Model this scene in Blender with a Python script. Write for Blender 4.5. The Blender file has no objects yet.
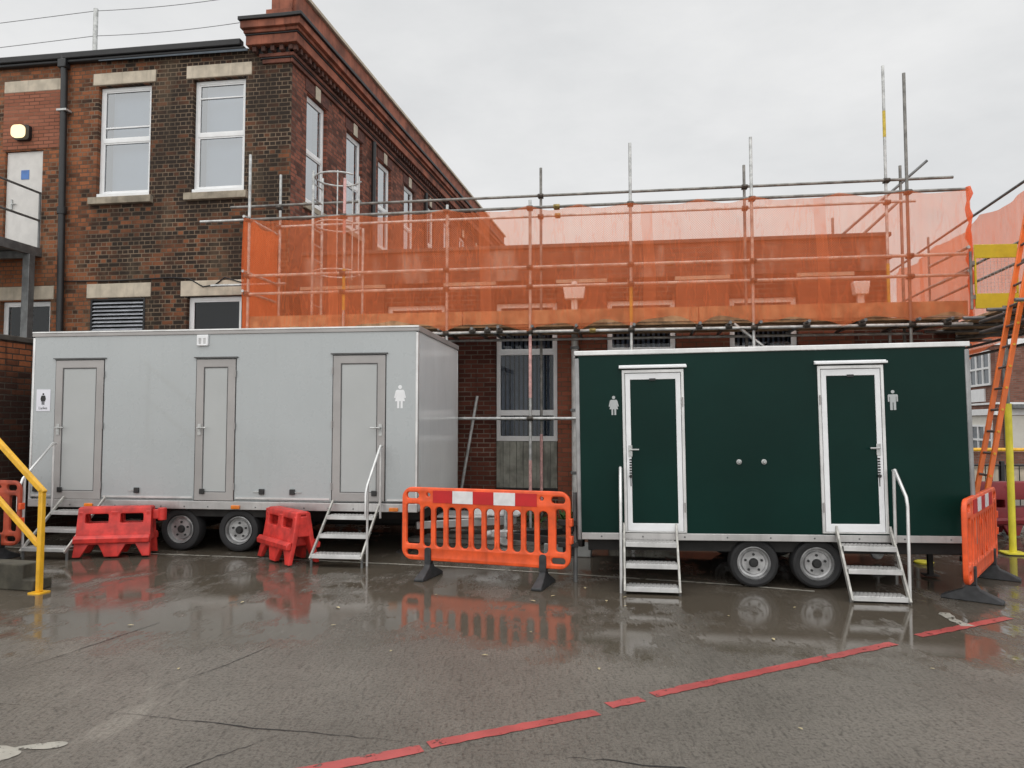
import bpy, bmesh, math, random
from mathutils import Matrix, Vector
R = math.radians
random.seed(11)
sc = bpy.context.scene
col = sc.collection

# ------------------------------------------------------------------ node helpers
class NT:
    def __init__(s, name):
        s.m = bpy.data.materials.new(name); s.m.use_nodes = True
        s.t = s.m.node_tree; s.t.nodes.clear()
        s.out = s.t.nodes.new('ShaderNodeOutputMaterial')
    def n(s, typ, _attrs=None, **inp):
        nd = s.t.nodes.new('ShaderNode' + typ)
        for k, v in (_attrs or {}).items(): setattr(nd, k, v)
        for k, v in inp.items():
            key = k.replace('_', ' ')
            sock = nd.inputs[int(k[1:])] if k[0] == 'i' and k[1:].isdigit() else nd.inputs[key]
            s.set(sock, v)
        return nd
    def set(s, sock, v):
        if isinstance(v, bpy.types.NodeSocket): s.t.links.new(v, sock)
        elif isinstance(v, tuple) and len(v) == 3 and sock.type == 'RGBA': sock.default_value = v + (1,)
        else: sock.default_value = v
    def math(s, op, a, b=0.0, c=None):
        nd = s.n('Math', {'operation': op}, i0=a, i1=b)
        if c is not None: s.set(nd.inputs[2], c)
        return nd.outputs[0]
    def mix(s, f, a, b, bt='MIX'):
        nd = s.n('Mix', {'data_type': 'RGBA', 'blend_type': bt})
        s.set(nd.inputs[0], f); s.set(nd.inputs[6], a); s.set(nd.inputs[7], b)
        return nd.outputs[2]
    def mixf(s, f, a, b):
        nd = s.n('Mix', {'data_type': 'FLOAT'})
        s.set(nd.inputs[0], f); s.set(nd.inputs[2], a); s.set(nd.inputs[3], b)
        return nd.outputs[0]
    def step(s, v, lo, hi):
        nd = s.n('MapRange', {'interpolation_type': 'SMOOTHSTEP'}, i0=v, i1=lo, i2=hi)
        return nd.outputs[0]
    def obj(s): return s.n('TexCoord').outputs['Object']
    def scale(s, vec, sc_): return s.n('Mapping', Vector=vec, Scale=sc_).outputs[0]
    def noise(s, vec, scale, detail=3.0, rough=.55): return s.n('TexNoise', Vector=vec, Scale=scale, Detail=detail, Roughness=rough).outputs['Fac']
    def bump(s, h, strength, dist=.01, normal=None):
        nd = s.n('Bump', Height=h, Strength=strength, Distance=dist)
        if normal is not None: s.set(nd.inputs['Normal'], normal)
        return nd.outputs[0]
    def pbsdf(s, **k):
        nd = s.n('BsdfPrincipled', **k); return nd
    def done(s, shader):
        s.t.links.new(shader, s.out.inputs[0]); return s.m

MATS = {}
def mat(name, c, rough=.5, metal=0., var=.18, scale=6., bump=0., bscale=60., coat=0., spec=.5, streak=0.):
    if name in MATS: return MATS[name]
    t = NT(name); o = t.obj()
    f = t.noise(o, scale, 5)
    a = t.mix(t.step(f, .3, .7), tuple(x*(1-var) for x in c), tuple(min(1, x*(1+var)) for x in c))
    if streak:
        g = t.noise(t.scale(o, (9, 9, .7)), 1.6, 4)
        a = t.mix(t.math('MULTIPLY', t.step(g, .5, .75), streak), a, tuple(x*.35 for x in c))
    fine = t.noise(o, scale*9, 3)
    p = t.pbsdf(Base_Color=a, Metallic=metal, Roughness=t.math('ADD', rough-.06, t.math('MULTIPLY', fine, .12)))
    t.set(p.inputs['Specular IOR Level'], spec)
    if coat: t.set(p.inputs['Coat Weight'], coat); t.set(p.inputs['Coat Roughness'], .06)
    if bump: t.set(p.inputs['Normal'], t.bump(t.noise(o, bscale, 3), bump, .004))
    MATS[name] = t.done(p.outputs[0]); return MATS[name]

def brick(name, dark, light, mortar, thr=.5, soft=.25, big=.6, bigscale=.55, w=.235, h=.084, english=False, edge=None, streak=0., pale=None, mort=.0095, var=.5):
    """courses run along the object's own x and z"""
    t = NT(name); o = t.obj()
    s = t.n('SeparateXYZ', Vector=o)
    v = t.n('CombineXYZ', X=s.outputs[0], Y=s.outputs[2]).outputs[0]
    warp = t.n('TexNoise', Vector=v, Scale=7., Detail=2.)
    v2 = t.n('VectorMath', {'operation': 'MULTIPLY_ADD'}, i0=warp.outputs['Color'], i1=(.012, .012, 0), i2=v).outputs[0]
    b = t.n('TexBrick', {'squash': .5 if english else 1., 'squash_frequency': 2 if english else 1, 'offset': .5},
            Vector=v2, Color1=(0, 0, 0), Color2=(1, 1, 1), Mortar=(.5, .5, .5), Scale=1., Mortar_Size=mort, Mortar_Smooth=.25, Brick_Width=w, Row_Height=h)
    rnd = t.n('SeparateColor', Color=b.outputs['Color']).outputs[0]
    nb = t.noise(v, bigscale, 5, .62)
    val = t.math('ADD', t.math('MULTIPLY', rnd, 1-big), t.math('MULTIPLY', nb, big))
    if edge is not None: val = t.math('ADD', val, edge(t, s))
    f = t.step(val, thr-soft, thr+soft)
    c = t.mix(f, dark, light)
    fn = t.noise(v, 26, 4)
    c = t.mix(t.math('MULTIPLY', fn, var), c, tuple(x*.45 for x in dark))
    m = t.mix(t.step(t.noise(v, 1.3, 4), .4, .68), tuple(x*.45 for x in mortar), mortar)
    c = t.mix(b.outputs['Fac'], c, m)
    if pale is not None:
        g = t.noise(t.scale(v, (1.5, .35, 1)), 1.1, 4)
        c = t.mix(t.math('MULTIPLY', t.step(g, .52, .68), pale[1]), c, pale[0])
    if streak:
        g = t.noise(t.scale(v, (5, .4, 1)), 1.3, 4)
        c = t.mix(t.math('MULTIPLY', t.step(g, .48, .75), streak), c, tuple(x*.3 for x in dark))
    hgt = t.math('SUBTRACT', t.math('MULTIPLY', fn, .5), b.outputs['Fac'])
    p = t.pbsdf(Base_Color=c, Roughness=.85, Normal=t.bump(hgt, .6, .012))
    t.set(p.inputs['Specular IOR Level'], .25)
    MATS[name] = t.done(p.outputs[0]); return MATS[name]

def glass(name, tint, trans, rough=.02):
    t = NT(name); o = t.obj()
    tr = t.n('BsdfTransparent', Color=tint).outputs[0]
    wav = t.bump(t.noise(o, 1.1, 1), .012, .02)
    gl = t.n('BsdfGlossy', Color=(.9, .93, .95), Roughness=rough, Normal=wav).outputs[0]
    fr = t.n('Fresnel', IOR=1.5).outputs[0]
    k = t.math('ADD', t.math('MULTIPLY', fr, .75), 1-trans)
    m = t.n('MixShader', i0=k, i1=tr, i2=gl).outputs[0]
    MATS[name] = t.done(m); return MATS[name]

def net_mat(name, c, cover):
    """knotted mesh: finer than one can count, so its cover is mixed in; overlaps, creases and dirt change it"""
    t = NT(name); o = t.obj()
    d = t.n('BsdfDiffuse', Color=t.mix(t.step(t.noise(o, 2.2, 5), .5, .8), c, tuple(x*.72 for x in c))).outputs[0]
    l = t.n('BsdfTranslucent', Color=c).outputs[0]
    a = t.n('MixShader', i0=.5, i1=d, i2=l).outputs[0]
    s = t.n('SeparateXYZ', Vector=o)
    f = t.noise(t.scale(o, (3.2, 3.2, .35)), 1.6, 5)
    f2 = t.noise(o, .9, 5)
    cr = t.noise(t.n('Mapping', Vector=o, Rotation=(0, R(35), 0), Scale=(5, 5, .8)).outputs[0], 1.2, 4)
    crease = t.math('MULTIPLY', t.step(t.math('ABSOLUTE', t.math('SUBTRACT', cr, .5), 0), .03, 0.), .10)
    along = t.math('ADD', s.outputs[0], t.math('MULTIPLY', s.outputs[1], 1.))
    seam = t.math('MULTIPLY', t.step(t.math('FRACT', t.math('DIVIDE', t.math('ADD', along, 40.7), 2.6), 0), .07, .066), .15)
    wx = t.math('SINE', t.math('MULTIPLY', along, 170.)); wz = t.math('SINE', t.math('MULTIPLY', s.outputs[2], 170.))
    weave = t.math('MULTIPLY', t.math('MULTIPLY', wx, wz), .10)
    k = t.math('ADD', t.math('ADD', cover-.17, t.math('MULTIPLY', f, .22)), t.math('MULTIPLY', f2, .13))
    k = t.math('ADD', t.math('ADD', k, crease), t.math('ADD', seam, weave))
    k = t.math('MINIMUM', t.math('MAXIMUM', k, .05), .95)
    m = t.n('MixShader', i0=k, i1=t.n('BsdfTransparent', Color=(1, .94, .87)).outputs[0], i2=a).outputs[0]
    MATS[name] = t.done(m); return MATS[name]

# ------------------------------------------------------------------ mesh helpers
class MB:
    def __init__(s): s.v = []; s.f = []
    def add(s, vs, fs):
        b = len(s.v); s.v += [tuple(x) for x in vs]; s.f += [tuple(b+i for i in f) for f in fs]; return s
    def box(s, x0, x1, y0, y1, z0, z1):
        vs = [(x, y, z) for z in (z0, z1) for y in (y0, y1) for x in (x0, x1)]
        return s.add(vs, [(0, 2, 3, 1), (4, 5, 7, 6), (0, 1, 5, 4), (2, 6, 7, 3), (0, 4, 6, 2), (1, 3, 7, 5)])
    def bar(s, p, q, w, h, up=(0, 0, 1)):
        p = Vector(p); q = Vector(q); d = (q-p).normalized(); u = Vector(up)
        a = d.cross(u)
        if a.length < 1e-4: a = d.cross(Vector((0, 1, 0)))
        a.normalize(); b = a.cross(d).normalized()
        vs = [c+a*i*w/2+b*j*h/2 for c in (p, q) for i, j in ((-1, -1), (1, -1), (1, 1), (-1, 1))]
        return s.add(vs, [(3, 2, 1, 0), (4, 5, 6, 7), (0, 1, 5, 4), (1, 2, 6, 5), (2, 3, 7, 6), (3, 0, 4, 7)])
    def tube(s, pts, r, seg=10, cap=True):
        pts = [Vector(p) for p in pts]; n = len(pts); rings = []
        t0 = (pts[1]-pts[0]).normalized()
        a = t0.cross(Vector((0, 0, 1)))
        if a.length < 1e-3: a = Vector((1, 0, 0))
        a.normalize(); vs = []
        for i, p in enumerate(pts):
            t = (pts[min(i+1, n-1)]-pts[max(i-1, 0)]).normalized()
            a = (a - t*a.dot(t)).normalized(); b = t.cross(a)
            k = 1.
            if 0 < i < n-1:
                c = (pts[i]-pts[i-1]).normalized().dot((pts[i+1]-pts[i]).normalized()); k = 1/max(.5, math.sqrt((1+c)/2))
            rr = r[i] if isinstance(r, (list, tuple)) else r
            for j in range(seg):
                g = 2*math.pi*j/seg
                vs.append(p+(a*math.cos(g)+b*math.sin(g))*rr*(k if 0 < i < n-1 else 1))
        fs = []
        for i in range(n-1):
            for j in range(seg):
                k = (j+1) % seg
                fs.append((i*seg+j, i*seg+k, (i+1)*seg+k, (i+1)*seg+j))
        if cap: fs += [tuple(range(seg))[::-1], tuple((n-1)*seg+j for j in range(seg))]
        return s.add(vs, fs)
    def lathe(s, prof, seg=28, c=(0, 0, 0)):
        """profile of (radius, y): turned about the y axis through c"""
        vs = []; m = len(prof)
        for j in range(seg):
            g = 2*math.pi*j/seg
            vs += [(c[0]+r*math.cos(g), c[1]+y, c[2]+r*math.sin(g)) for r, y in prof]
        fs = [(j*m+i, j*m+i+1, ((j+1) % seg)*m+i+1, ((j+1) % seg)*m+i) for j in range(seg) for i in range(m-1)]
        return s.add(vs, fs)
    def prism(s, poly, a0, a1, axis='y'):
        f = {'y': lambda p, a: (p[0], a, p[1]), 'x': lambda p, a: (a, p[0], p[1]), 'z': lambda p, a: (p[0], p[1], a)}[axis]
        n = len(poly); vs = [f(p, a0) for p in poly]+[f(p, a1) for p in poly]
        return s.add(vs, [tuple(range(n)), tuple(range(2*n-1, n-1, -1))]+[(i, i+n, (i+1) % n+n, (i+1) % n) for i in range(n)])
    def grid(s, fn, nu, nv):
        vs = [fn(i/nu, j/nv) for j in range(nv+1) for i in range(nu+1)]
        return s.add(vs, [(j*(nu+1)+i, j*(nu+1)+i+1, (j+1)*(nu+1)+i+1, (j+1)*(nu+1)+i) for j in range(nv) for i in range(nu)])
    def xform(s, M):
        s.v = [tuple(M @ Vector(v)) for v in s.v]; return s
    def plate(s, outer, holes, y0, y1, bevel=0., extra=()):
        """flat outline in x, z with holes, from depth y0 to y1"""
        cu = bpy.data.curves.new('tmp', 'CURVE'); cu.dimensions = '2D'; cu.fill_mode = 'BOTH'
        for poly in [outer]+list(holes)+list(extra):
            sp = cu.splines.new('POLY'); sp.points.add(len(poly)-1); sp.use_cyclic_u = True
            for p, q in zip(sp.points, poly): p.co = (q[0], q[1], 0, 1)
        th = (y1-y0)/2
        cu.extrude = max(th-bevel, 0); cu.bevel_depth = bevel; cu.bevel_resolution = 2; cu.offset = -bevel
        ob = bpy.data.objects.new('tmp', cu); col.objects.link(ob)
        dg = bpy.context.evaluated_depsgraph_get()
        me = bpy.data.meshes.new_from_object(ob.evaluated_get(dg))
        bm = bmesh.new(); bm.from_mesh(me); bmesh.ops.remove_doubles(bm, verts=bm.verts, dist=1e-5); bm.to_mesh(me); bm.free()
        ym = (y0+y1)/2
        s.add([(v.co.x, ym-v.co.z, v.co.y) for v in me.vertices], [tuple(p.vertices) for p in me.polygons])
        bpy.data.objects.remove(ob); bpy.data.curves.remove(cu); bpy.data.meshes.remove(me)
        return s
    def text(s, body, size, x, y, z, depth=.001):
        cu = bpy.data.curves.new('tmp', 'FONT'); cu.body = body; cu.size = size; cu.align_x = 'CENTER'; cu.extrude = depth
        ob = bpy.data.objects.new('tmp', cu); col.objects.link(ob)
        me = bpy.data.meshes.new_from_object(ob.evaluated_get(bpy.context.evaluated_depsgraph_get()))
        s.add([(x+v.co.x, y-v.co.z, z+v.co.y) for v in me.vertices], [tuple(p.vertices) for p in me.polygons])
        bpy.data.objects.remove(ob); bpy.data.curves.remove(cu); bpy.data.meshes.remove(me)
        return s

def rrect(x0, x1, z0, z1, r, n=5):
    pts = []
    for cx, cz, a in ((x1-r, z0+r, -90), (x1-r, z1-r, 0), (x0+r, z1-r, 90), (x0+r, z0+r, 180)):
        pts += [(cx+r*math.cos(R(a+90*i/n)), cz+r*math.sin(R(a+90*i/n))) for i in range(n+1)]
    return pts
def rect(x0, x1, z0, z1): return [(x0, z0), (x1, z0), (x1, z1), (x0, z1)]
def disc(cx, cz, r, n=18): return [(cx+r*math.cos(2*math.pi*i/n), cz+r*math.sin(2*math.pi*i/n)) for i in range(n)]

OFF = {}
class Frame:
    def __init__(s, x, y, yaw): s.x, s.y, s.yaw = x, y, R(yaw)
    def w(s, x, y, z=0):
        return Vector((s.x+x*math.cos(s.yaw)+y*math.sin(s.yaw), s.y-x*math.sin(s.yaw)+y*math.cos(s.yaw), z))
def tag(o, label, cat, group=None):
    o['label'] = label; o['category'] = cat
    if group: o['group'] = group
    return o
def thing(name, label, cat, fr, off=(0, 0, 0), group=None):
    o = bpy.data.objects.new(name, None); col.objects.link(o); o.empty_display_size = .2
    o.location = fr.w(*off); o.rotation_euler = (0, 0, -fr.yaw); OFF[o] = Vector(off)
    return tag(o, label, cat, group)
def mesh_of(name, mb, mt, off=Vector((0, 0, 0)), smooth=True):
    me = bpy.data.meshes.new(name)
    me.from_pydata([(v[0]-off[0], v[1]-off[1], v[2]-off[2]) for v in mb.v], [], mb.f)
    bm = bmesh.new(); bm.from_mesh(me); bmesh.ops.recalc_face_normals(bm, faces=bm.faces); bm.to_mesh(me); bm.free()
    if smooth:
        for p in me.polygons: p.use_smooth = True
        me.set_sharp_from_angle(angle=R(38))
    me.materials.append(mt); me.update(); return me
def bev(o, w, seg=2):
    m = o.modifiers.new('Bevel', 'BEVEL'); m.width = w; m.segments = seg; m.limit_method = 'ANGLE'; m.angle_limit = R(50); m.harden_normals = False
def part(parent, name, mb, mt, bevel=0., M=None, label=None, smooth=True):
    off = OFF[parent]
    o = bpy.data.objects.new(name, mesh_of(name, mb, mt, off if M is None else Vector((0, 0, 0)), smooth))
    col.objects.link(o); o.parent = parent
    if M is not None: o.matrix_local = Matrix.Translation(-off) @ M; OFF[o] = Vector((0, 0, 0))
    else: OFF[o] = off
    if bevel: bev(o, bevel)
    if label: o['label'] = label
    return o
def solo(name, mb, mt, fr, off, label=None, cat=None, group=None, kind=None, bevel=0., smooth=True):
    off = Vector(off)
    o = bpy.data.objects.new(name, mesh_of(name, mb, mt, off, smooth)); col.objects.link(o)
    o.location = fr.w(*off); o.rotation_euler = (0, 0, -fr.yaw)
    if kind: o['kind'] = kind
    if label: tag(o, label, cat, group)
    if bevel: bev(o, bevel)
    return o
def copy_tree(o, parent=None):
    c = o.copy(); col.objects.link(c); c.parent = parent
    if parent is not None: c.matrix_parent_inverse = o.matrix_parent_inverse
    for ch in list(o.children): copy_tree(ch, c)
    return c
WORLD = Frame(0, 0, 0)

# ------------------------------------------------------------------ materials
M_sooty = brick('sooty_brick', (.034, .024, .018), (.40, .14, .06), (.225, .165, .115), thr=.645, soft=.19, big=.74, bigscale=.7, english=True, var=.5, pale=((.19, .14, .09), .25),
    edge=lambda t, s: t.math('SUBTRACT', t.math('MULTIPLY', t.math('SUBTRACT', 1., t.step(s.outputs[0], -4.7, -3.3)), .215), t.math('MULTIPLY', t.step(s.outputs[2], 7.2, 8.8), .02)))
M_side = brick('red_side_brick', (.075, .032, .024), (.34, .118, .075), (.15, .10, .08), thr=.46, soft=.32, big=.45, english=True, var=.4)
M_link = brick('brown_brick', (.085, .026, .018), (.17, .055, .036), (.26, .21, .17), thr=.5, soft=.4, big=.3, var=.35, streak=.45)
M_parapet = brick('stained_parapet_brick', (.17, .065, .045), (.30, .12, .08), (.2, .16, .13), thr=.5, soft=.4, big=.5, pale=((.42, .36, .31), .8), streak=.4)
M_pier = brick('pier_brick', (.22, .07, .042), (.30, .095, .055), (.25, .15, .10), thr=.5, soft=.4, big=.3, var=.3)
M_infill = brick('infill_brick', (.27, .098, .058), (.36, .14, .085), (.26, .13, .085), thr=.5, soft=.4, big=.4, h=.075, var=.25)
M_yard = brick('yard_wall_brick', (.045, .02, .014), (.36, .12, .05), (.09, .07, .055), thr=.54, soft=.2, big=.75, bigscale=.5, streak=.5,
    edge=lambda t, s: t.math('MULTIPLY', t.math('SUBTRACT', t.step(s.outputs[2], 2.0, 2.9), .5), .4))
M_far = brick('far_brick', (.20, .085, .06), (.32, .15, .11), (.3, .24, .2), thr=.5, soft=.4, big=.4)
M_terra = mat('terracotta', (.235, .076, .043), .8, var=.5, scale=2.2, bump=.3, bscale=25, streak=.55)
M_black = mat('black_trim', (.012, .012, .013), .55)
M_blue = mat('blue_grey_gutter', (.055, .075, .095), .45)
M_stone = mat('cream_stone', (.52, .455, .36), .85, var=.16, scale=4, bump=.25, streak=.32)
M_sill = mat('weathered_stone', (.30, .26, .20), .9, var=.3, scale=4, streak=.4)
M_upvc = mat('white_upvc', (.78, .79, .79), .35, var=.04)
M_curt = mat('pale_blind', (.42, .45, .48), .8, var=.06, scale=1.5)
M_dark = mat('dark_interior', (.012, .013, .014), .9)
M_glass = glass('window_glass', (.78, .85, .9), 1.0)
M_mirror = glass('sky_glass', (.62, .7, .78), .74)
M_mirror2 = glass('bright_sky_glass', (.75, .82, .88), .50)
M_slat = mat('louvre_metal', (.5, .52, .56), .4, .2)
M_pvcpipe = mat('black_pipe', (.016, .017, .018), .42)
M_door = mat('white_door', (.62, .60, .57), .5, var=.06)
M_galv = mat('galvanised_tube', (.50, .51, .50), .5, .5, var=.3, scale=9, bump=.1)
M_galvd = mat('weathered_tube', (.22, .215, .20), .55, .5, var=.35, scale=7)
M_gaunt = mat('dull_steel', (.16, .165, .165), .5, .5, var=.25)
M_coup = mat('coupler_steel', (.09, .08, .07), .6, .6, var=.4, scale=20)
M_brass = mat('brass_coupler', (.26, .20, .07), .5, .6, var=.4, scale=25)
M_board = mat('scaffold_board', (.42, .28, .16), .8, var=.4, scale=5, bump=.3, streak=.5)
M_net = net_mat('orange_net', (.97, .26, .105), .41)
M_netd = net_mat('orange_net_folded', (.96, .20, .06), .66)
M_net2 = net_mat('orange_net_far', (.98, .24, .10), .66)
M_grey = mat('grey_panel', (.395, .42, .424), .28, var=.03, scale=.7, coat=.35, streak=.05)
M_endbright = mat('brightened_end_panel', (.80, .83, .84), .16, var=.05, scale=.9, coat=.3, streak=.10)  # paler than the front panels: light from the open right side put into the colour
M_gpanel = mat('door_inner_panel', (.42, .435, .43), .32, var=.04, scale=1.2)
M_anod = mat('anodised_frame', (.36, .345, .335), .45, .2, var=.08, scale=2)
M_alu = mat('bright_aluminium', (.66, .66, .65), .35, .55, var=.12, scale=4, streak=.15)
M_skirt = mat('skirt_aluminium', (.50, .49, .48), .34, .6, var=.14, scale=3, streak=.2)
M_white = mat('white_plastic', (.80, .81, .82), .4, var=.04)
M_ink = mat('black_ink', (.015, .015, .015), .5)
M_rubber = mat('tyre_rubber', (.018, .018, .019), .7, bump=.4, bscale=80)
M_rubfoot = mat('recycled_rubber', (.028, .029, .031), .6, var=.4, scale=14, bump=.3)
M_rim = mat('steel_rim', (.40, .40, .40), .38, .6, var=.25, scale=10, streak=.4)
M_hub = mat('hub_black', (.03, .03, .03), .5, .3)
M_amber = mat('amber_lens', (.75, .20, .015), .2, coat=.5)
M_latch = mat('black_latch', (.02, .02, .02), .4)
M_green = mat('dark_green_panel', (.0026, .0225, .0175), .33, var=.14, scale=.8, spec=.13)
M_chass = mat('dark_chassis', (.016, .015, .014), .75, var=.3)
M_redpl = mat('red_plastic', (.56, .034, .026), .46, var=.28, scale=7, bump=.12, bscale=40, streak=.35)
M_redold = mat('faded_red_plastic', (.24, .016, .022), .5, var=.2, scale=3)
M_orange = mat('orange_plastic', (.78, .10, .022), .45, var=.2, scale=6, bump=.1, streak=.3)
M_refr = mat('red_reflective', (.52, .012, .014), .35, var=.08)
M_refw = mat('white_reflective', (.72, .71, .71), .4, var=.08, scale=12)
M_yel = mat('yellow_paint', (.76, .41, .018), .4, var=.14, scale=7, coat=.2, streak=.2)
M_gate = mat('yellow_gate', (.55, .43, .02), .45, var=.1)
M_foam = mat('yellow_foam', (.86, .76, .06), .55, var=.1)
M_conc = mat('mossy_concrete', (.062, .056, .040), .85, var=.4, scale=5, bump=.5, streak=.5)
M_clad = mat('grey_timber_cladding', (.25, .25, .215), .85, var=.3, scale=5, streak=.7)
M_felt = mat('roof_felt', (.10, .10, .10), .9)
M_orlad = mat('orange_fibreglass', (.80, .17, .03), .42, var=.1)
M_wire = mat('grey_wire', (.25, .25, .26), .6)
M_leaf = mat('pale_leaf', (.45, .38, .22), .6, var=.4, scale=50)
M_weed = mat('weed_green', (.05, .11, .025), .6, var=.5, scale=20)
M_tarp = mat('white_sheet', (.75, .76, .76), .4, var=.1)
M_blueS = mat('blue_sign', (.06, .16, .42), .4)
def lamp_mat():
    t = NT('lit_lamp'); e = t.n('Emission', Color=(1., .80, .46), Strength=1.7).outputs[0]
    return t.done(e)
M_lit = lamp_mat()

def paint(name, c, hole):
    t = NT(name); o = t.obj()
    f = t.noise(o, 9, 6, .7); f2 = t.noise(o, 60, 3)
    k = t.step(t.math('ADD', t.math('MULTIPLY', f, .75), t.math('MULTIPLY', f2, .25)), hole-.04, hole+.03)
    p = t.pbsdf(Base_Color=t.mix(t.step(t.noise(o, 4, 4), .3, .75), tuple(x*.7 for x in c), c), Roughness=t.math('ADD', .28, t.math('MULTIPLY', f2, .2)), Normal=t.bump(f2, .3, .004))
    return t.done(t.n('MixShader', i0=k, i1=t.n('BsdfTransparent').outputs[0], i2=p.outputs[0]).outputs[0])
M_redline = paint('worn_red_paint', (.45, .082, .076), .41)
M_whiteline = paint('worn_white_paint', (.40, .38, .33), .43)
M_crack = mat('open_joint', (.010, .009, .008), .6)

def ground_mat():
    t = NT('wet_concrete'); o = t.obj(); s = t.n('SeparateXYZ', Vector=o); X, Y = s.outputs[0], s.outputs[1]
    big = t.noise(o, .55, 5, .6); mid = t.noise(o, 2.6, 5, .6); fine = t.noise(o, 42, 4, .65); grit = t.noise(o, 150, 2)
    # brushed ridges run away from the viewer, slightly turned
    rot = t.n('Mapping', Vector=o, Rotation=(0, 0, R(-14)), Scale=(34, 6.5, 1)).outputs[0]
    ridge = t.noise(rot, 1., 4, .6)
    wide = t.noise(t.n('Mapping', Vector=o, Rotation=(0, 0, R(-14)), Scale=(2.2, .9, 1)).outputs[0], 1., 5, .65)
    c = t.mix(t.step(big, .35, .68), (.130, .117, .099), (.192, .173, .148))
    c = t.mix(t.math('MULTIPLY', t.step(wide, .42, .7), .32), c, (.19, .172, .146))
    c = t.mix(t.math('MULTIPLY', t.step(fine, .48, .68), .75), c, (.046, .039, .032))
    ag = t.noise(o, 75, 3, .6)
    c = t.mix(t.math('MULTIPLY', t.step(ag, .56, .70), .6), c, (.21, .19, .16))
    c = t.mix(t.math('MULTIPLY', t.step(ag, .44, .33), .6), c, (.03, .026, .022))
    spall = t.noise(t.n('Mapping', Vector=o, Rotation=(0, 0, R(-35)), Scale=(.9, .28, 1)).outputs[0], 1.7, 6, .7)
    c = t.mix(t.math('MULTIPLY', t.math('MULTIPLY', t.step(spall, .56, .64), t.math('MULTIPLY', t.step(fine, .40, .58), t.step(X, -.9, -1.5))), .7), c, (.30, .275, .235))
    c = t.mix(t.math('MULTIPLY', t.step(grit, .62, .8), .45), c, (.20, .185, .16))
    c = t.mix(t.math('MULTIPLY', t.step(ridge, .52, .70), .42), c, (.036, .031, .025))
    # standing water lies where the yard dips, in front of and under the trailers
    near = t.math('MULTIPLY', t.step(t.math('ADD', Y, t.math('MULTIPLY', X, .10)), 4.3, 6.3), t.math('SUBTRACT', 1., t.math('MULTIPLY', t.step(Y, 11.5, 14.), .6)))
    lvl = t.math('ADD', t.math('ADD', t.math('MULTIPLY', t.math('SUBTRACT', big, .5), .75), t.math('MULTIPLY', t.math('SUBTRACT', wide, .5), .95)), t.math('ADD', t.math('MULTIPLY', t.math('SUBTRACT', mid, .5), .60), t.math('MULTIPLY', t.math('SUBTRACT', .5, ridge), .38)))
    wet = t.step(t.math('ADD', lvl, t.math('SUBTRACT', t.math('MULTIPLY', near, .62), .47)), -.10, .14)
    c = t.mix(t.math('MULTIPLY', wet, .62), c, (.058, .043, .027))
    rough = t.mixf(wet, t.math('ADD', .24, t.math('MULTIPLY', fine, .24)), t.math('ADD', .018, t.math('MULTIPLY', t.step(mid, .46, .75), .09)))
    h = t.math('ADD', t.math('ADD', t.math('MULTIPLY', ridge, 1.0), t.math('MULTIPLY', fine, .7)), t.math('MULTIPLY', grit, .35))
    dry = t.bump(h, t.mixf(wet, 1., .022), .014)
    p = t.pbsdf(Base_Color=c, Roughness=rough, Normal=dry, IOR=1.36)
    return t.done(p.outputs[0])
M_ground = ground_mat()

# ------------------------------------------------------------------ frames: where each row of things stands
G = Frame(-3.636, 9.751, 7.4)      # front face of the grey trailer
W = Frame(-.734, 13.458, 8.4)      # face of the brick buildings
N = Frame(2.519, 7.681, 8.3)       # front face of the green trailer
K = Frame(-.325, 7.944, 19.4)      # orange barrier between the trailers

# ------------------------------------------------------------------ setting
g = MB().grid(lambda u, v: (-300+600*u, -60+660*v, 0), 12, 12)
solo('ground', g, M_ground, WORLD, (0, 0, 0), kind='structure')

def strip(pts, w, jag, seed, z, broken=False):
    rnd = random.Random(seed); pts = [Vector(p).to_3d() for p in pts]; L = []; Rr = []
    for i in range(len(pts)-1):
        a, b = pts[i], pts[i+1]; d = (b-a).normalized(); nrm = Vector((-d.y, d.x, 0)); k = max(2, int((b-a).length/.05))
        for j in range(k+(i == len(pts)-2)):
            p = a.lerp(b, j/k)
            q_ = w*max(.02, math.sin(len(L)*.11+seed)*.6+.5+rnd.uniform(-.2, .2)) if broken else w
            L.append(p+nrm*(q_/2+rnd.uniform(-jag, jag))); Rr.append(p-nrm*(q_/2+rnd.uniform(-jag, jag)))
    mb = MB(); n = len(L)
    mb.add([(p.x, p.y, z) for p in L]+[(p.x, p.y, z) for p in Rr], [(i, i+n, i+n+1, i+1) for i in range(n-1)])
    return mb
ml = MB()
for i, seg in enumerate([[(-1.05, 3.69), (-.47, 3.955)], [(-.44, 4.0), (.50, 4.44)], [(.58, 4.545), (.80, 4.65)], [(.88, 4.72), (2.94, 5.80)], [(3.24, 6.0), (4.33, 6.55)]]):
    q = strip(seg, .088, .006, i, .004); ml.add(q.v, q.f)
solo('red_line_marking', ml, M_redline, WORLD, (0, 0, 0), kind='structure', smooth=False)
q = strip([(-7.2, 10.3), (-4.63, 9.7), (-3.45, 9.47), (-.86, 8.88), (.87, 8.34), (2.34, 7.86), (3.05, 7.56)], .05, .006, 31, .004)
solo('white_line_marking', q, M_whiteline, WORLD, (0, 0, 0), kind='structure', smooth=False)
q = strip([(3.86, 6.72), (3.80, 6.50), (3.81, 6.28)], .085, .02, 37, .0045)
solo('white_kerb_marking', q, M_whiteline, WORLD, (0, 0, 0), kind='structure', smooth=False)
blob = MB()
rb = random.Random(5)
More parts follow.
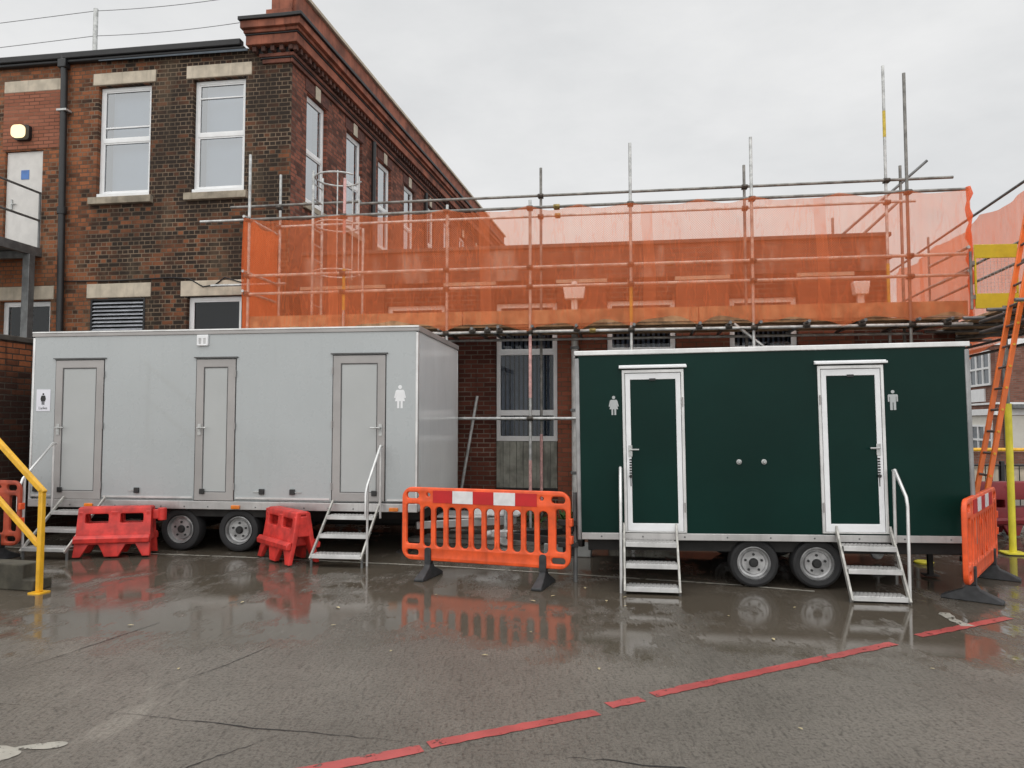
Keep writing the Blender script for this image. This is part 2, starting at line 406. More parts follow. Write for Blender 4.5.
blob.add([(-2.73+.20*math.cos(a)*(1+rb.uniform(-.05, .05)), 3.88+.115*math.sin(a)*(1+rb.uniform(-.06, .06)), .004) for a in [2*math.pi*i/36 for i in range(36)]], [tuple(range(36))])
blob.add([(-2.475+.125*math.cos(a), 3.985+(.04+.02*math.cos(a))*math.sin(a)+.02*math.cos(a), .0045) for a in [2*math.pi*i/24 for i in range(24)]], [tuple(range(24))])
solo('white_paint_marking', blob, M_whiteline, WORLD, (0, 0, 0), kind='structure', smooth=False)
ck = MB()
def wob(pts, n, amp, seed):
    r = random.Random(seed); out = []
    for a, b in zip(pts, pts[1:]):
        for i in range(n): out.append((a[0]+(b[0]-a[0])*i/n, a[1]+(b[1]-a[1])*i/n+r.uniform(-amp, amp)))
    return out+[pts[-1]]
for i, (pts, w) in enumerate([([(-3.4, 4.63), (-2.43, 4.45), (-1.16, 4.16), (.04, 3.92), (.9, 3.72)], .007), ([(-3.6, 4.8), (-3.31, 5.45), (-3.0, 6.4)], .006), ([(-2.4, 4.6), (-2.0, 5.3), (-1.75, 6.0)], .005),
                        ([(-1.25, 4.15), (-1.6, 3.75), (-1.8, 3.4)], .005)]):
    q = strip(wob(pts, 14, .014, i), w*1.25, .002, 40+i, .003, True); ck.add(q.v, q.f)
solo('concrete_crack', ck, M_crack, WORLD, (0, 0, 0), kind='structure', smooth=False)

# ------------------------------------------------------------------ left brick building
LB = thing('brick_building', 'sooty two-storey brick building with white sash windows and terracotta cornice', 'building', W, (-3.575, 0, 0))
CX = -3.575
holes = {'upper_a': (-7.67, -6.51, 6.18, 8.46), 'upper_b': (-5.61, -4.51, 6.18, 8.46), 'low_a': (-9.73, -8.60, 3.0, 4.15), 'low_b': (-7.71, -6.53, 2.9, 4.15), 'low_c': (-5.65, -4.51, 2.9, 4.15)}
mb = MB().plate(rect(-15, CX, 0, 9.01), [rect(a, b, c, d) for a, b, c, d in holes.values()]+[rect(-9.74, -8.88, 5.2, 7.24)], 0, .3)
part(LB, 'wall', mb, M_sooty, label='sooty front wall, orange brick showing at its left')
SB = Matrix.Translation((CX, 0, 0)) @ Matrix(((math.sin(R(2.9)), -math.cos(R(2.9)), 0, 0), (math.cos(R(2.9)), math.sin(R(2.9)), 0, 0), (0, 0, 1, 0), (0, 0, 0, 1)))
sidewin = [(.66+i*1.93, 1.56+i*1.93) for i in range(9)]
mb = MB().plate(rect(.0, 19.6, 0, 8.95), [rect(a, b, 6.1, 8.37) for a, b in sidewin], 0.002, .3)
part(LB, 'wall', mb, M_side, M=SB, label='red brick side wall running away to the right')
part(LB, 'roof', MB().box(-15, CX-.32, .31, 18, 8.85, 8.95), M_felt)
part(LB, 'interior', MB().box(-14.9, CX-.75, 1.1, 17, .05, 8.8), M_dark)
# gutter and fascia on the front
part(LB, 'gutter', MB().box(-15, -4.56, -.16, -.003, 9.02, 9.15).box(-15, -4.5, -.12, -.003, 8.955, 9.018), M_black, .02)
part(LB, 'flashing', MB().prism([(-7.6, 8.93), (-4.42, 8.905), (-4.42, 8.95), (-7.6, 8.95)], -.125, -.11), M_blue)
# cornice in stepped courses round the corner
def cornice(z0, z1, pr, x0, L=19.6, mt=M_terra, y_in=.0):
    m = MB().box(x0-(pr if pr > .2 else 0)*.5, CX-.002, -pr, y_in-.003, z0, z1)
    o = part(LB, 'cornice', m, mt, .008)
    part(LB, 'cornice', MB().box(-pr, L, -pr-.001, -.003, z0+.001, z1-.001), mt, .008, M=SB)
M_dterra0 = mat('brown_terracotta', (.14, .05, .032), .85, var=.5, scale=2.5, streak=.4)
cornice(8.66, 8.74, .05, -4.15, mt=M_dterra0)
cornice(8.742, 8.77, .07, -4.18, mt=M_black)
cornice(8.772, 8.84, .09, -4.2, mt=M_dterra0)
M_dterra = mat('sooty_terracotta', (.085, .036, .026), .85, var=.5, scale=2.5, bump=.3, bscale=25, streak=.4)
cornice(8.96, 9.14, .22, -4.3)
cornice(9.14, 9.17, .24, -4.3, mt=M_black)
cornice(9.172, 9.24, .27, -4.3)
cornice(9.24, 9.38, .34, -4.3)
cornice(9.38, 9.45, .39, -4.3, mt=M_black)
dm = MB()
for i in range(5): dm.box(-4.3+i*.185, -4.22+i*.185, -.17, -.003, 8.85, 8.95)
part(LB, 'dentil_band', dm, M_dterra, .006)
dm = MB()
for i in range(105): dm.box(-.13+i*.185, -.05+i*.185, -.17, -.003, 8.85, 8.95)
part(LB, 'dentil_band', dm, M_dterra, M=SB)
part(LB, 'cornice', MB().box(-4.25, CX, -.06, -.003, 8.842, 8.955), M_black)
part(LB, 'cornice', MB().box(-.05, 19.6, -.06, -.003, 8.842, 8.955), M_black, M=SB)
part(LB, 'parapet', MB().box(-4.08, CX+.02, -.08, .35, 9.452, 9.72).box(-3.98, CX+.025, -.05, .34, 9.722, 10.15), M_terra, .01)
part(LB, 'parapet', MB().box(.0, 19.6, -.08, .25, 9.453, 10.12), M_terra, .01, M=SB)
part(LB, 'coping', MB().box(-.1, 19.7, -.14, .32, 10.122, 10.2), M_stone, .01, M=SB)

def sash(M, a, b, c, d, zb, dep=.09, lint=True, sill=True, frame_mat=M_upvc, gl=M_mirror, back='blind'):
    """white framed window in a wall opening a..b, c..d, bar at zb"""
    f = .075
    hs = [rect(a+f, b-f, zb+.035, d-f), rect(a+f, b-f, c+f+.06, zb-.045)] if zb else [rect(a+f, b-f, c+f, d-f)]
    w = part(LB, 'window', MB().plate(rect(a+.004, b-.004, c+.004, d-.004), hs, dep, dep+.08), frame_mat, .008, M=M)
    for q in hs:
        x0, x1, z0, z1 = q[0][0], q[1][0], q[0][1], q[2][1]
        part(w, 'pane', MB().add([(x0-.01, dep+.035, z0-.01), (x1+.01, dep+.035, z0-.01), (x1+.01, dep+.035, z1+.01), (x0-.01, dep+.035, z1+.01)], [(0, 1, 2, 3)]), gl, smooth=False)
        bd = MB().plate(rect(x0, x1, z0, z1), [rect(x0+.025, x1-.025, z0+.025, z1-.025)], dep+.012, dep+.03)
        part(w, 'sash_bead', bd, frame_mat)
    if back == 'blind':
        part(w, 'blind', MB().box(a+.1, b-.02, dep+.25, dep+.27, c+.02, d-.02), M_curt)
    return w
I = Matrix.Identity(4)
for k in ('upper_a', 'upper_b'):
    a, b, c, d = holes[k]; w = sash(I, a, b, c, d, 7.37)
    part(w, 'sill', MB().box(a-.11, b+.09, -.10, .08, 6.035, 6.175), M_sill, .01)
    part(w, 'sub_sill', MB().box(a+.0, b-.0, .01, .088, 6.182, 6.27), M_upvc, .008)
    part(w, 'sash_rail', MB().box(a+.08, b-.08, .10, .135, 7.62 if k == 'upper_a' else 8.1, 7.65 if k == 'upper_a' else 8.125), M_upvc)
lm = [(-7.79, -6.42, 8.482, 8.725), (-5.76, -4.385, 8.482, 8.742), (-9.805, -8.50, 8.455, 8.70), (-9.75, -8.53, 4.168, 4.44), (-7.80, -6.415, 4.166, 4.45), (-5.78, -4.465, 4.153, 4.455)]
for a, b, c, d in lm: part(LB, 'lintel', MB().box(a, b, -.018, .05, c, d), M_stone, .012)
sash(I, *holes['low_a'], None, gl=M_glass, back='none')
sash(I, *holes['low_c'], None, gl=M_glass, back='none')
a, b, c, d = holes['low_b']
lv = part(LB, 'louvre_vent', MB().plate(rect(a, b, c, d), [rect(a+.04, b-.04, c, d-.03)], -.01, .06), M_black)
sl = MB()
for i in range(15): sl.add([(a+.04, .045, d-.06-i*.075), (b-.04, .045, d-.06-i*.075), (b-.04, -.012, d-.105-i*.075), (a+.04, -.012, d-.105-i*.075), (a+.04, .05, d-.065-i*.075), (b-.04, .05, d-.065-i*.075)], [(0, 1, 2, 3), (3, 2, 5, 4)])
part(lv, 'slat_panel', sl, M_slat, smooth=False)
part(lv, 'back_panel', MB().box(a, b, .06, .08, c, d), M_dark)
part(LB, 'infill_panel', MB().plate(rect(-9.80, -8.50, 7.26, 8.453), [], -.012, .02), M_infill)
dr = part(LB, 'fire_door', MB().box(-9.735, -8.884, .05, .11, 5.2, 7.235), M_door, .01)
part(dr, 'blue_sign', MB().box(-9.40, -9.22, .04, .048, 6.66, 6.85), M_blueS)
part(dr, 'door_handle', MB().box(-9.60, -9.57, .02, .049, 6.05, 6.25).tube([(-9.585, .02, 6.15), (-9.48, .02, 6.15)], .012, 8), M_galv)
dp = part(LB, 'downpipe', MB().tube([(-8.40, -.10, 9.1), (-8.37, -.10, 8.6), (-8.29, -.10, 3.2), (-8.27, -.10, 0)], .064, 14), M_pvcpipe)
part(dp, 'pipe_collar', MB().tube([(-8.332, -.10, 6.0), (-8.33, -.10, 5.86)], .085, 14), M_pvcpipe)
part(dp, 'hopper', MB().box(-8.48, -8.30, -.18, -.02, 8.84, 9.02), M_pvcpipe, .02)
part(dp, 'pipe_bracket', MB().box(-8.47, -8.25, -.175, -.01, 7.95, 7.99), M_galv)
for i, (u0, u1) in enumerate(sidewin):
    w = sash(SB, u0, u1, 6.1, 8.37, 7.22, dep=.07, gl=M_mirror2)
    part(w, 'sill', MB().box(u0-.1, u1+.1, -.06, .065, 5.98, 6.095), M_sill, .01)
    part(LB, 'soldier_lintel', MB().box(u0-.08, u1+.08, -.012, .05, 8.39, 8.64), mat('dark_brick_lintel', (.10, .038, .028), .85, var=.4, scale=14), .006, M=SB)
    part(LB, 'keystone', MB().box((u0+u1)/2-.11, (u0+u1)/2+.11, -.03, -.013, 8.38, 8.66), M_stone, .01, M=SB)
for u in (4.0, 8.15): part(LB, 'downpipe', MB().tube([(u, -.09, 8.6), (u, -.09, 4.0)], .055, 10), M_pvcpipe, M=SB)
cab = [(-8.3, -.02, 4.52), (-7.2, -.025, 4.50), (-6.0, -.02, 4.53), (-5.6, -.02, 4.50), (-5.3, -.03, 4.33), (-5.05, -.03, 4.36), (-4.85, -.03, 4.5), (-4.6, -.03, 4.42), (-4.35, -.02, 4.35)]
part(LB, 'cable', MB().tube(cab, .012, 6), M_black)

# lit bulkhead lamp over the fire door
t = thing('wall_lamp', 'lit round-cornered bulkhead lamp on the brick above the fire door', 'lamp', W, (-9.37, 0, 7.6))
part(t, 'housing', MB().plate(rrect(-9.47, -9.13, 7.43, 7.74, .06), [], -.10, -.016), M_black, .01)
part(t, 'diffuser', MB().plate(rrect(-9.48, -9.19, 7.46, 7.72, .09), [], -.19, -.102, .03), M_lit)

# fire escape landing
t = thing('fire_escape', 'grey steel fire escape landing with rails below the white door', 'fire escape', W, (-8.86, -.6, 0))
part(t, 'deck', MB().box(-11.5, -8.90, -3.2, -.02, 5.1, 5.14), M_gaunt)
part(t, 'edge_beam', MB().box(-8.895, -8.82, -3.2, -.01, 5.02, 5.2), M_gaunt, .006)
part(t, 'post', MB().box(-8.94, -8.79, -.36, -.21, 0, 5.018), M_gaunt, .008)
part(t, 'post', MB().box(-8.94, -8.79, -3.15, -3.0, 0, 5.018), M_gaunt, .008)
part(t, 'cross_beam', MB().box(-11.5, -8.9, -.34, -.24, 4.95, 5.09), M_gaunt)
for z in (6.32, 5.76): part(t, 'rail', MB().tube([(-8.86, -3.2, z), (-8.86, -.05, z)], .024, 8), M_gaunt)
for y in (-.06, -1.6, -3.15): part(t, 'rail_post', MB().tube([(-8.86, y, 5.201), (-8.86, y, 6.34)], .022, 8), M_gaunt)

# roof mast and wires
solo('roof_mast', MB().tube([(-10.17, 3, 8.95), (-10.17, 3, 11.99)], .055, 10), M_galv, W, (-10.17, 3, 8.95), 'thin grey mast standing on the roof of the sooty building', 'mast')
def sagw(p, q, s): return [(p[0]+(q[0]-p[0])*i/12, p[1]+(q[1]-p[1])*i/12, p[2]+(q[2]-p[2])*i/12-s*4*(i/12)*(1-i/12)) for i in range(13)]
for z, lb in ((11.94, 'upper of two thin wires strung from the roof mast'), (11.3, 'lower of two thin wires strung from the roof mast')):
    pts = sagw((-34, 3, z-.5), (-10.17, 3, z), .1)+sagw((-10.17, 3, z), (-4.2, 2.5, z-.1), .12)[1:]
    solo('overhead_wire', MB().tube(pts, .009, 5), M_wire, W, (-10.17, 3, z), lb, 'wire')

# ------------------------------------------------------------------ low brick building behind the scaffold
LK = thing('low_brick_building', 'low brown brick building with stained parapet behind the orange netting', 'building', W, (2, .2, 0))
wins = [(-1.63+2.08*i-.01, -.51+2.08*i) for i in range(0, 5)]
wins = [(.44, 1.56), (2.45, 3.65), (4.57, 5.70), (-1.62, -.5)]
Y0 = .04
mb = MB().plate(rect(-3.3, 7.18, 0, 4.28), [rect(a, b, .50, 3.88) for a, b in wins]+[], Y0, Y0+.3)
part(LK, 'wall', mb, M_link)
part(LK, 'parapet', MB().box(-3.3, 7.18, Y0-.02, Y0+.28, 4.282, 4.86), M_parapet)
part(LK, 'coping', MB().box(-3.3, 7.24, Y0-.07, Y0+.34, 4.862, 4.93), mat('dark_coping', (.12, .085, .07), .85, var=.3), .01)
part(LK, 'roof', MB().box(-3.3, 7.18, Y0+.281, 12, 4.2, 4.3), M_felt)
part(LK, 'wall', MB().box(-.15, 11.5, -.15, .15, 0, 4.7), M_link, M=Matrix.Translation((7.02, .45, 0)) @ Matrix.Rotation(R(90), 4, 'Z'))
part(LK, 'wall', MB().box(7.182, 8.22, Y0, Y0+.3, 0, 3.36), M_link)
part(LK, 'coping', MB().box(7.182, 8.26, Y0-.04, Y0+.34, 3.362, 3.42), M_felt)
for a, b in ((-1.37+.9-.03, .43-.0), (1.57, 2.44), (3.66, 4.56), (5.71, 6.6), (-3.28, -1.66)):
    p = part(LK, 'pier', MB().box(a, b, Y0-.075, Y0-.003, 0, 4.20), M_pier if a > 3 or a < -1 or 1 < a < 3 else M_link)
    part(p, 'flashing', MB().box(a-.02, b+.02, Y0-.10, Y0-.024, 4.202, 4.265), M_stone)
part(LK, 'interior', MB().box(-3.2, 6.7, 1.4, 11, .05, 4.15), M_dark)
bl = mat('blue_grey_blind', (.115, .13, .165), .7, var=.15, scale=8)
for i, (a, b) in enumerate(wins):
    hs = [rect(a+.09, b-.09, 3.04, 3.79), rect(a+.075, b-.075, 1.93, 2.93), rect(a+.075, b-.075, 1.46, 1.83)]
    w = part(LK, 'window', MB().plate(rect(a+.004, b-.004, 1.37, 3.876), hs, Y0+.05, Y0+.13), M_upvc, .006)
    for q in hs:
        x0, x1, z0, z1 = q[0][0], q[1][0], q[0][1], q[2][1]
        part(w, 'pane', MB().add([(x0, Y0+.09, z0), (x1, Y0+.09, z0), (x1, Y0+.09, z1), (x0, Y0+.09, z1)], [(0, 1, 2, 3)]), M_glass, smooth=False)
    bm_ = MB(); n = 12
    for k in range(n):
        x = a+.1+(b-a-.2)*k/(n-1); ang = R(48)
        bm_.add([(x-.036*math.cos(ang), Y0+.24-.036*math.sin(ang), 1.4), (x+.036*math.cos(ang), Y0+.24+.036*math.sin(ang), 1.4), (x+.036*math.cos(ang), Y0+.24+.036*math.sin(ang), 3.85), (x-.036*math.cos(ang), Y0+.24-.036*math.sin(ang), 3.85)], [(0, 1, 2, 3)])
    part(w, 'vertical_blind', bm_, bl, smooth=False)
    c = MB()
    for k in range(9): c.box(a+.006+k*(b-a-.012)/9, a+.006+(k+1)*(b-a-.012)/9-.006, Y0+.045+.006*(k % 2), Y0+.08, .53, 1.366)
    part(LK, 'cladding_panel', c, M_clad, label='weathered grey panel with green stains under the window')
    part(LK, 'cladding_ledge', MB().box(a, b, Y0-.02, Y0+.09, .45, .525), M_black)
wp = part(LK, 'downpipe', MB().tube([(1.885, -.11, 4.1), (1.885, -.11, .15)], .062, 12), mat('white_downpipe', (.62, .62, .60), .5, var=.2))
for z in (3.0, 1.9, .8): part(wp, 'pipe_clip', MB().box(1.81, 1.96, -.18, -.03, z, z+.05), M_gaunt)

for i, (x, z, w, lb) in enumerate(((1.885, 3.98, .39, 'white floodlight on a stem seen through the netting, nearer the middle'), (6.67, 3.94, .27, 'small white floodlight seen through the netting at its right end'))):
    t = thing('floodlight', lb, 'floodlight', W, (x, -.2, z-.3), 'white floodlights on the low brick wall')
    part(t, 'lamp_head', MB().prism([(x-w/2, z+.12), (x+w/2, z+.12), (x+w/2-.03, z-.10), (x-w/2+.03, z-.10)], -.28, -.10), M_white, .012)
    part(t, 'stem', MB().box(x-.05, x+.05, -.22, -.14, z-.33, z-.102), M_white).parent = t
    part(t, 'bracket', MB().box(x-.04, x+.04, -.139, Y0-.076, z-.05, z+.02), M_white)
    if i == 0: part(t, 'sensor', MB().lathe([(0, -.06), (.04, -.05), (.06, 0), (.04, .05), (0, .06)], 14, (x, -.19, z+.17)), M_white)

# ------------------------------------------------------------------ front scaffold
S = thing('scaffold', 'tube scaffold with guard rails wrapped in orange netting before the low building', 'scaffold', W, (2, -.8, 0))
r_ = .0245; yf, yi = -1.35, -.2
def pole(x, y, top, mt=M_galv, bot=.02):
    p = part(S, 'standard_pole', MB().tube([(x, y, bot), (x, y, top)], r_, 10), mt)
    part(p, 'base_plate', MB().box(x-.075, x+.075, y-.075, y+.075, .0, .012), M_gaunt)
    return p
def band(p, x, y, z0, z1, mt): part(p, 'paint_band', MB().tube([(x, y, z0), (x, y, z1)], r_+.002, 10), mt)
pinkp = mat('faded_pink_paint', (.62, .36, .34), .6, var=.25, scale=12)
yelp = mat('faded_yellow_paint', (.60, .45, .06), .6, var=.25, scale=12)
ppx = []
for x, top, mt in ((-3.66, 6.36, M_galv), (-1.935, 5.86, M_galv), (-.147, 5.32, M_galv), (1.24, 5.343, M_galv), (2.86, 6.2, M_galv), (4.735, 6.19, M_galv), (7.02, 7.06, M_galvd)):
    p = pole(x, yf, top, mt); ppx.append(p)
band(ppx[1], -1.935, yf, 4.9, 5.85, pinkp); band(ppx[1], -1.935, yf, 3.6, 4.3, yelp)
band(ppx[3], 1.24, yf, 2.1, 3.1, pinkp); band(ppx[3], 1.24, yf, .3, 1.1, pinkp); band(ppx[4], 2.86, yf, 3.3, 3.9, yelp)
for x, top, mt in ((-3.655, 6.39, M_galv), (-2.02, 5.3, M_galv), (1.295, 6.27, M_galvd), (4.815, 6.14, M_galvd), (7.11, 7.73, M_galv), (7.34, 6.0, M_galvd)):
    p = pole(x, yi, top, mt)
    if x == 7.11: band(p, x, yi, 6.5, 6.95, yelp); band(p, x, yi, 3.7, 4.35, yelp)
    if x == 1.295: band(p, x, yi, .3, 1.5, pinkp)
def tubep(name, p, q, mt=M_galv): return part(S, name, MB().tube([p, q], r_, 10), mt)
for z, x0, x1, y in ((5.20, -3.70, 7.86, yf), (4.22, -3.66, 7.88, yf), (3.905, -3.66, 7.88, yf), (3.17, -3.7, 7.86, yf), (1.77, -3.6, 7.5, yf)):
    tubep('guard_rail' if z > 3.5 else 'ledger', (x0, y-.05, z), (x1, y-.05, z), M_galv if z < 5 else M_galvd)
for z, x0, x1 in ((5.75, -2.06, 8.14), (5.76+.03, -4.63, -2.05), (5.54, -5.25, -3.5), (5.38, -3.6, 7.55), (4.46, -3.6, 7.3), (4.30, -5.0, -3.5), (3.17, -3.7, 7.6), (3.62, -2.2, 3.0), (1.77, -3.6, 7.5)):
    tubep('guard_rail' if z > 3.5 else 'ledger', (x0, yi-.05, z), (x1, yi-.05, z), M_galvd if z > 5.7 else M_galv)
for x in (-3.62, -3.0, -2.1, -1.2, -.25, .3, .55, .75, 1.3, 2.0, 2.9, 3.9, 4.35, 4.8, 5.5, 6.3, 7.05, 7.5):
    tubep('transom', (x, -1.62 if x > .6 else -1.5, 3.23), (x, .0-.06, 3.23), M_gaunt)
for z in (5.2, 4.25, 3.905): tubep('end_rail', (-3.71, -1.45, z+.05), (-3.71, .0-.05, z+.05))
tubep('end_rail', (7.8, -1.5, 4.3), (7.8, -.1, 4.3)); tubep('end_rail', (7.8, -1.5, 3.95), (7.8, -.1, 3.95))
tubep('brace', (4.45, yf+.06, 3.25), (6.9, yf+.06, 1.2)); tubep('brace', (.30, -1.0, 2.15), (-.06, -1.0, .05), M_galv)

tubep('raker', (7.98, .35, 6.25), (6.5, .4, 4.95), M_gaunt); tubep('raker', (7.5, .35, 5.55), (6.8, .4, 4.9), M_galvd)
for x, zt in ((6.2, 5.15), (6.55, 5.45), (7.35, 4.9)): tubep('puncheon', (x, .9, 4.35), (x, .9, zt), M_galvd)
cm = mesh_of('coupler', MB().box(-.045, .045, -.06, .03, -.035, .035).tube([(-.05, -.05, .0), (.05, -.05, 0)], .036, 8).tube([(0, -.012, -.04), (0, -.012, .04)], .037, 8), M_coup)
def coup(x, y, z, mt=None):
    o = bpy.data.objects.new('coupler', cm); col.objects.link(o); o.parent = S; o.location = Vector((x, y, z))-OFF[S]
    OFF[o] = OFF[S]
    if mt: o.material_slots[0].link = 'OBJECT'; o.material_slots[0].material = mt
for x in (-3.66, -1.935, -.147, 1.24, 2.86, 4.735, 7.02):
    for z in (5.20, 4.22, 3.905, 3.17, 1.77): coup(x, yf, z)
for x in (-3.655, 1.295, 4.815, 7.11): coup(x, yi, 5.75); coup(x, yi, 5.38); coup(x, yi, 4.46)
for x in (.3, .55, .75, 2.0, 3.9, 4.35, 5.5, 6.3, 7.5): coup(x, yf-.03, 3.19)
for x, z in ((2.25, 3.17), (1.68, 5.2)): coup(x, yf-.01, z, M_brass)
for x, y, z in ((1.7, yi, 4.46), (3.55, yi, 4.46), (1.6, yi, 5.38)): coup(x, y-.02, z, M_brass)
for k in range(5): part(S, 'platform_board', MB().box(-3.7, 7.8, -1.28+k*.235, -1.06+k*.235, 3.262, 3.30), M_board, .004)
for x0, x1 in ((-3.7, .1), (.12, 3.9), (3.92, 7.84)): part(S, 'toe_board', MB().box(x0, x1, -1.32, -1.285, 3.302, 3.53), M_board, .004)
part(S, 'toe_board', MB().box(-3.66, -3.625, -1.28, -.12, 3.302, 3.53), M_board, .004)

# netting: one sheet along the front, its left end and its rolled right edge
rn = random.Random(3)
hook = [-3.69, -1.95, -.15, 1.24, 2.05, 2.86, 3.9, 4.74, 6.0, 7.02, 7.85]
def sagf(x):
    for a, b in zip(hook, hook[1:]):
        if a <= x <= b: u = (x-a)/(b-a); return 4*u*(1-u)
    return 0
def wav(x, z): return .022*math.sin(2.2*x+2.6*z)+.016*math.sin(3.1*x+1.2*math.sin(1.7*z))+.010*math.sin(7.7*x+.8*z)+.006*math.sin(15.1*x+2*z)
def netf(u, v):
    x = -3.69+11.54*u
    zt = 5.205-.075*sagf(x)-.012*math.sin(9*x); zb = 3.19+.13*sagf(x)-.04*math.sin(x*1.3)+.015*math.sin(x*11)
    z = zb+(zt-zb)*v
    y = yf-.125+wav(x, z)*math.sin(math.pi*min(1, max(0, v*.9+.08)))-.04*(1-v)**3
    return (x, y, z)
nb_ = MB().grid(netf, 230, 26)
def netl(u, v):
    y = yf-.085+1.3*u; z = 3.25+.03*math.sin(u*9)+(5.22-3.25)*v
    return (-3.70-.03*math.sin(v*3)+.016*math.sin(y*9+z), y, z)
solo('debris_netting', nb_, M_net, W, (2, yf, 3.2), 'long sheet of orange debris netting tied along the front scaffold', 'netting')
nd_ = MB().grid(netl, 30, 20)
solo('netting_fold', nd_, M_netd, W, (2, yf, 3.2), 'doubled strong orange netting closing the left end of the front scaffold', 'netting')
rl = MB().tube([(7.85+.02*math.sin(i*1.7), yf-.07, 5.23-i*.11) for i in range(19)], [.035+.016*math.sin(i*2.1) for i in range(19)], 8)
solo('netting_roll', rl, M_net2, W, (7.85, yf-.07, 3.2), 'bunched orange netting roll hanging at the right edge of the front scaffold', 'netting')
# caged access ladder
t = thing('caged_ladder', 'galvanised access ladder with safety hoops behind the netting, near the corner', 'ladder', W, (-2.6, -.75, 3.3))
for y in (-.98, -.58): part(t, 'stile', MB().tube([(-2.66, y, 3.31), (-2.66, y, 6.15)], .024, 8), M_galv)
for i in range(10): part(t, 'rung', MB().tube([(-2.66, -.98, 3.5+i*.27), (-2.66, -.58, 3.5+i*.27)], .013, 6), M_galv)
for z in (6.05, 5.2, 4.35):
    part(t, 'hoop', MB().tube([(-2.28-.4*math.cos(R(a)), -.78+.4*math.sin(R(a)), z) for a in range(-150, 151, 15)], .016, 6), M_galv)
for a in (-70, 0, 70): part(t, 'cage_bar', MB().tube([(-2.28+.39*math.cos(R(a)), -.78+.39*math.sin(R(a)), 4.3), (-2.28+.39*math.cos(R(a)), -.78+.39*math.sin(R(a)), 6.08)], .012, 6), M_galv)

# ------------------------------------------------------------------ trailers: shared bits
def add_wheel(t, x, z, r, y, rr):
    ty = part(t, 'tyre', MB().lathe([(r*.66, y+.02), (r*.70, y-.005), (r*.86, y-.012), (r*.95, y), (r, y+.03), (r, y+.15), (r*.94, y+.18), (r*.7, y+.18)], 40, (x, 0, z)), M_rubber)
    rim = part(ty, 'rim', MB().lathe([(rr, y-.004), (rr*1.0, y+.012), (rr*.93, y+.008), (rr*.86, y+.05), (rr*.74, y+.055), (rr*.68, y+.03), (rr*.46, y+.032), (rr*.34, y+.03), (0, y+.03)], 36, (x, 0, z)), M_rim)
    part(ty, 'hub', MB().lathe([(0, y-.005), (rr*.2, y-.004), (rr*.26, y+.01), (rr*.28, y+.029)], 20, (x, 0, z)), M_hub)
    nt = MB()
    for k in range(5):
        a = R(90+72*k); nt.lathe([(0, y+.015), (rr*.075, y+.016), (rr*.08, y+.03)], 8, (x+rr*.5*math.cos(a), 0, z+rr*.5*math.sin(a)))
    part(ty, 'wheel_bolts', nt, M_hub)
    return ty
def woman(mb, cx, z, h, y, male=False):
    k = h; P = lambda l: [(cx+a*k, z+b*k) for a, b in l]
    mb.plate(disc(cx, z+.91*k, .085*k), [], y-.002, y)
    if male: body = [(-.2, .78), (.2, .78), (.235, .74), (.235, .42), (.165, .42), (.165, .66), (.14, .66), (.14, 0), (.02, 0), (.02, .38), (-.02, .38), (-.02, 0), (-.14, 0), (-.14, .66), (-.165, .66), (-.165, .42), (-.235, .42), (-.235, .74)]
    else: body = [(-.14, .79), (.14, .79), (.19, .74), (.26, .45), (.195, .43), (.135, .64), (.22, .30), (.12, .30), (.12, 0), (.03, 0), (.03, .30), (-.03, .30), (-.03, 0), (-.12, 0), (-.12, .30), (-.22, .30), (-.135, .64), (-.195, .43), (-.26, .45), (-.19, .74)]
    mb.plate(P(body), [], y-.002, y); return mb
def lever(mb, x, z, s, y): return mb.box(x-.022, x+.022, y-.008, y, z-.10, z+.05).tube([(x, y-.05, z), (x+s*.12, y-.055, z)], .011, 8).tube([(x, y, z), (x, y-.055, z)], .012, 8)

# ------------------------------------------------------------------ grey trailer
T = thing('toilet_trailer', 'long pale grey toilet trailer with three doors', 'trailer', G, (-.26, 1.2, 0))
x0, x1, zb, zt, D = -2.97, 2.46, .70, 2.90, 2.52
dh = [(-2.62, -1.89, .668, 2.56), (-.57, .0, .672, 2.553), (1.32, 2.04, .688, 2.582)]
front = MB().plate(rect(x0+.03, x1-.03, zb, zt), [rect(a, b, c, d) for a, b, c, d in dh], 0, .05)
part(T, 'body', front, M_grey)
part(T, 'body', MB().box(x0+.02, x1-.02, .052, D-.02, .60, zt-.02), mat('body_core', (.3, .3, .3), .7))
part(T, 'end_wall', MB().box(x1-.015, x1-.003, .03, D-.03, .60, zt), M_endbright)
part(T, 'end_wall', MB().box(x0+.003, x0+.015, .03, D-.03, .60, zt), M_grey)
part(T, 'roof', MB().box(x0, x1, .0, D, zt+.002, zt+.05), M_skirt, .01)
part(T, 'roof_trim', MB().box(x0-.008, x1+.008, -.014, -.002, zt-.025, zt+.022), M_anod, .006)
part(T, 'roof_trim', MB().box(x0-.008, x1+.008, -.018, -.002, zt+.024, zt+.045), M_alu, .004)
part(T, 'roof_trim', MB().box(x1+.002, x1+.012, -.01, D, zt-.03, zt+.045), M_anod, .006)
for x in (x0, x1-.035): part(T, 'corner_trim', MB().box(x, x+.035, -.010, .045, .60, zt-.037), M_alu, .008)
part(T, 'corner_trim', MB().box(x1-.035, x1+.002, D-.05, D, .60, zt-.042), M_alu, .006)
sk = part(T, 'skirt', MB().box(x0+.002, x1-.002, -.012, .04, .565, .672).box(x1-.03, x1-.0025, .041, D, .565, .598), M_skirt, .006)
riv = MB()
for i in range(16): riv.lathe([(0, -.020), (.008, -.018), (.011, -.012)], 8, (x0+.3+i*.33, 0, .60))
part(sk, 'bolts', riv, M_gaunt)
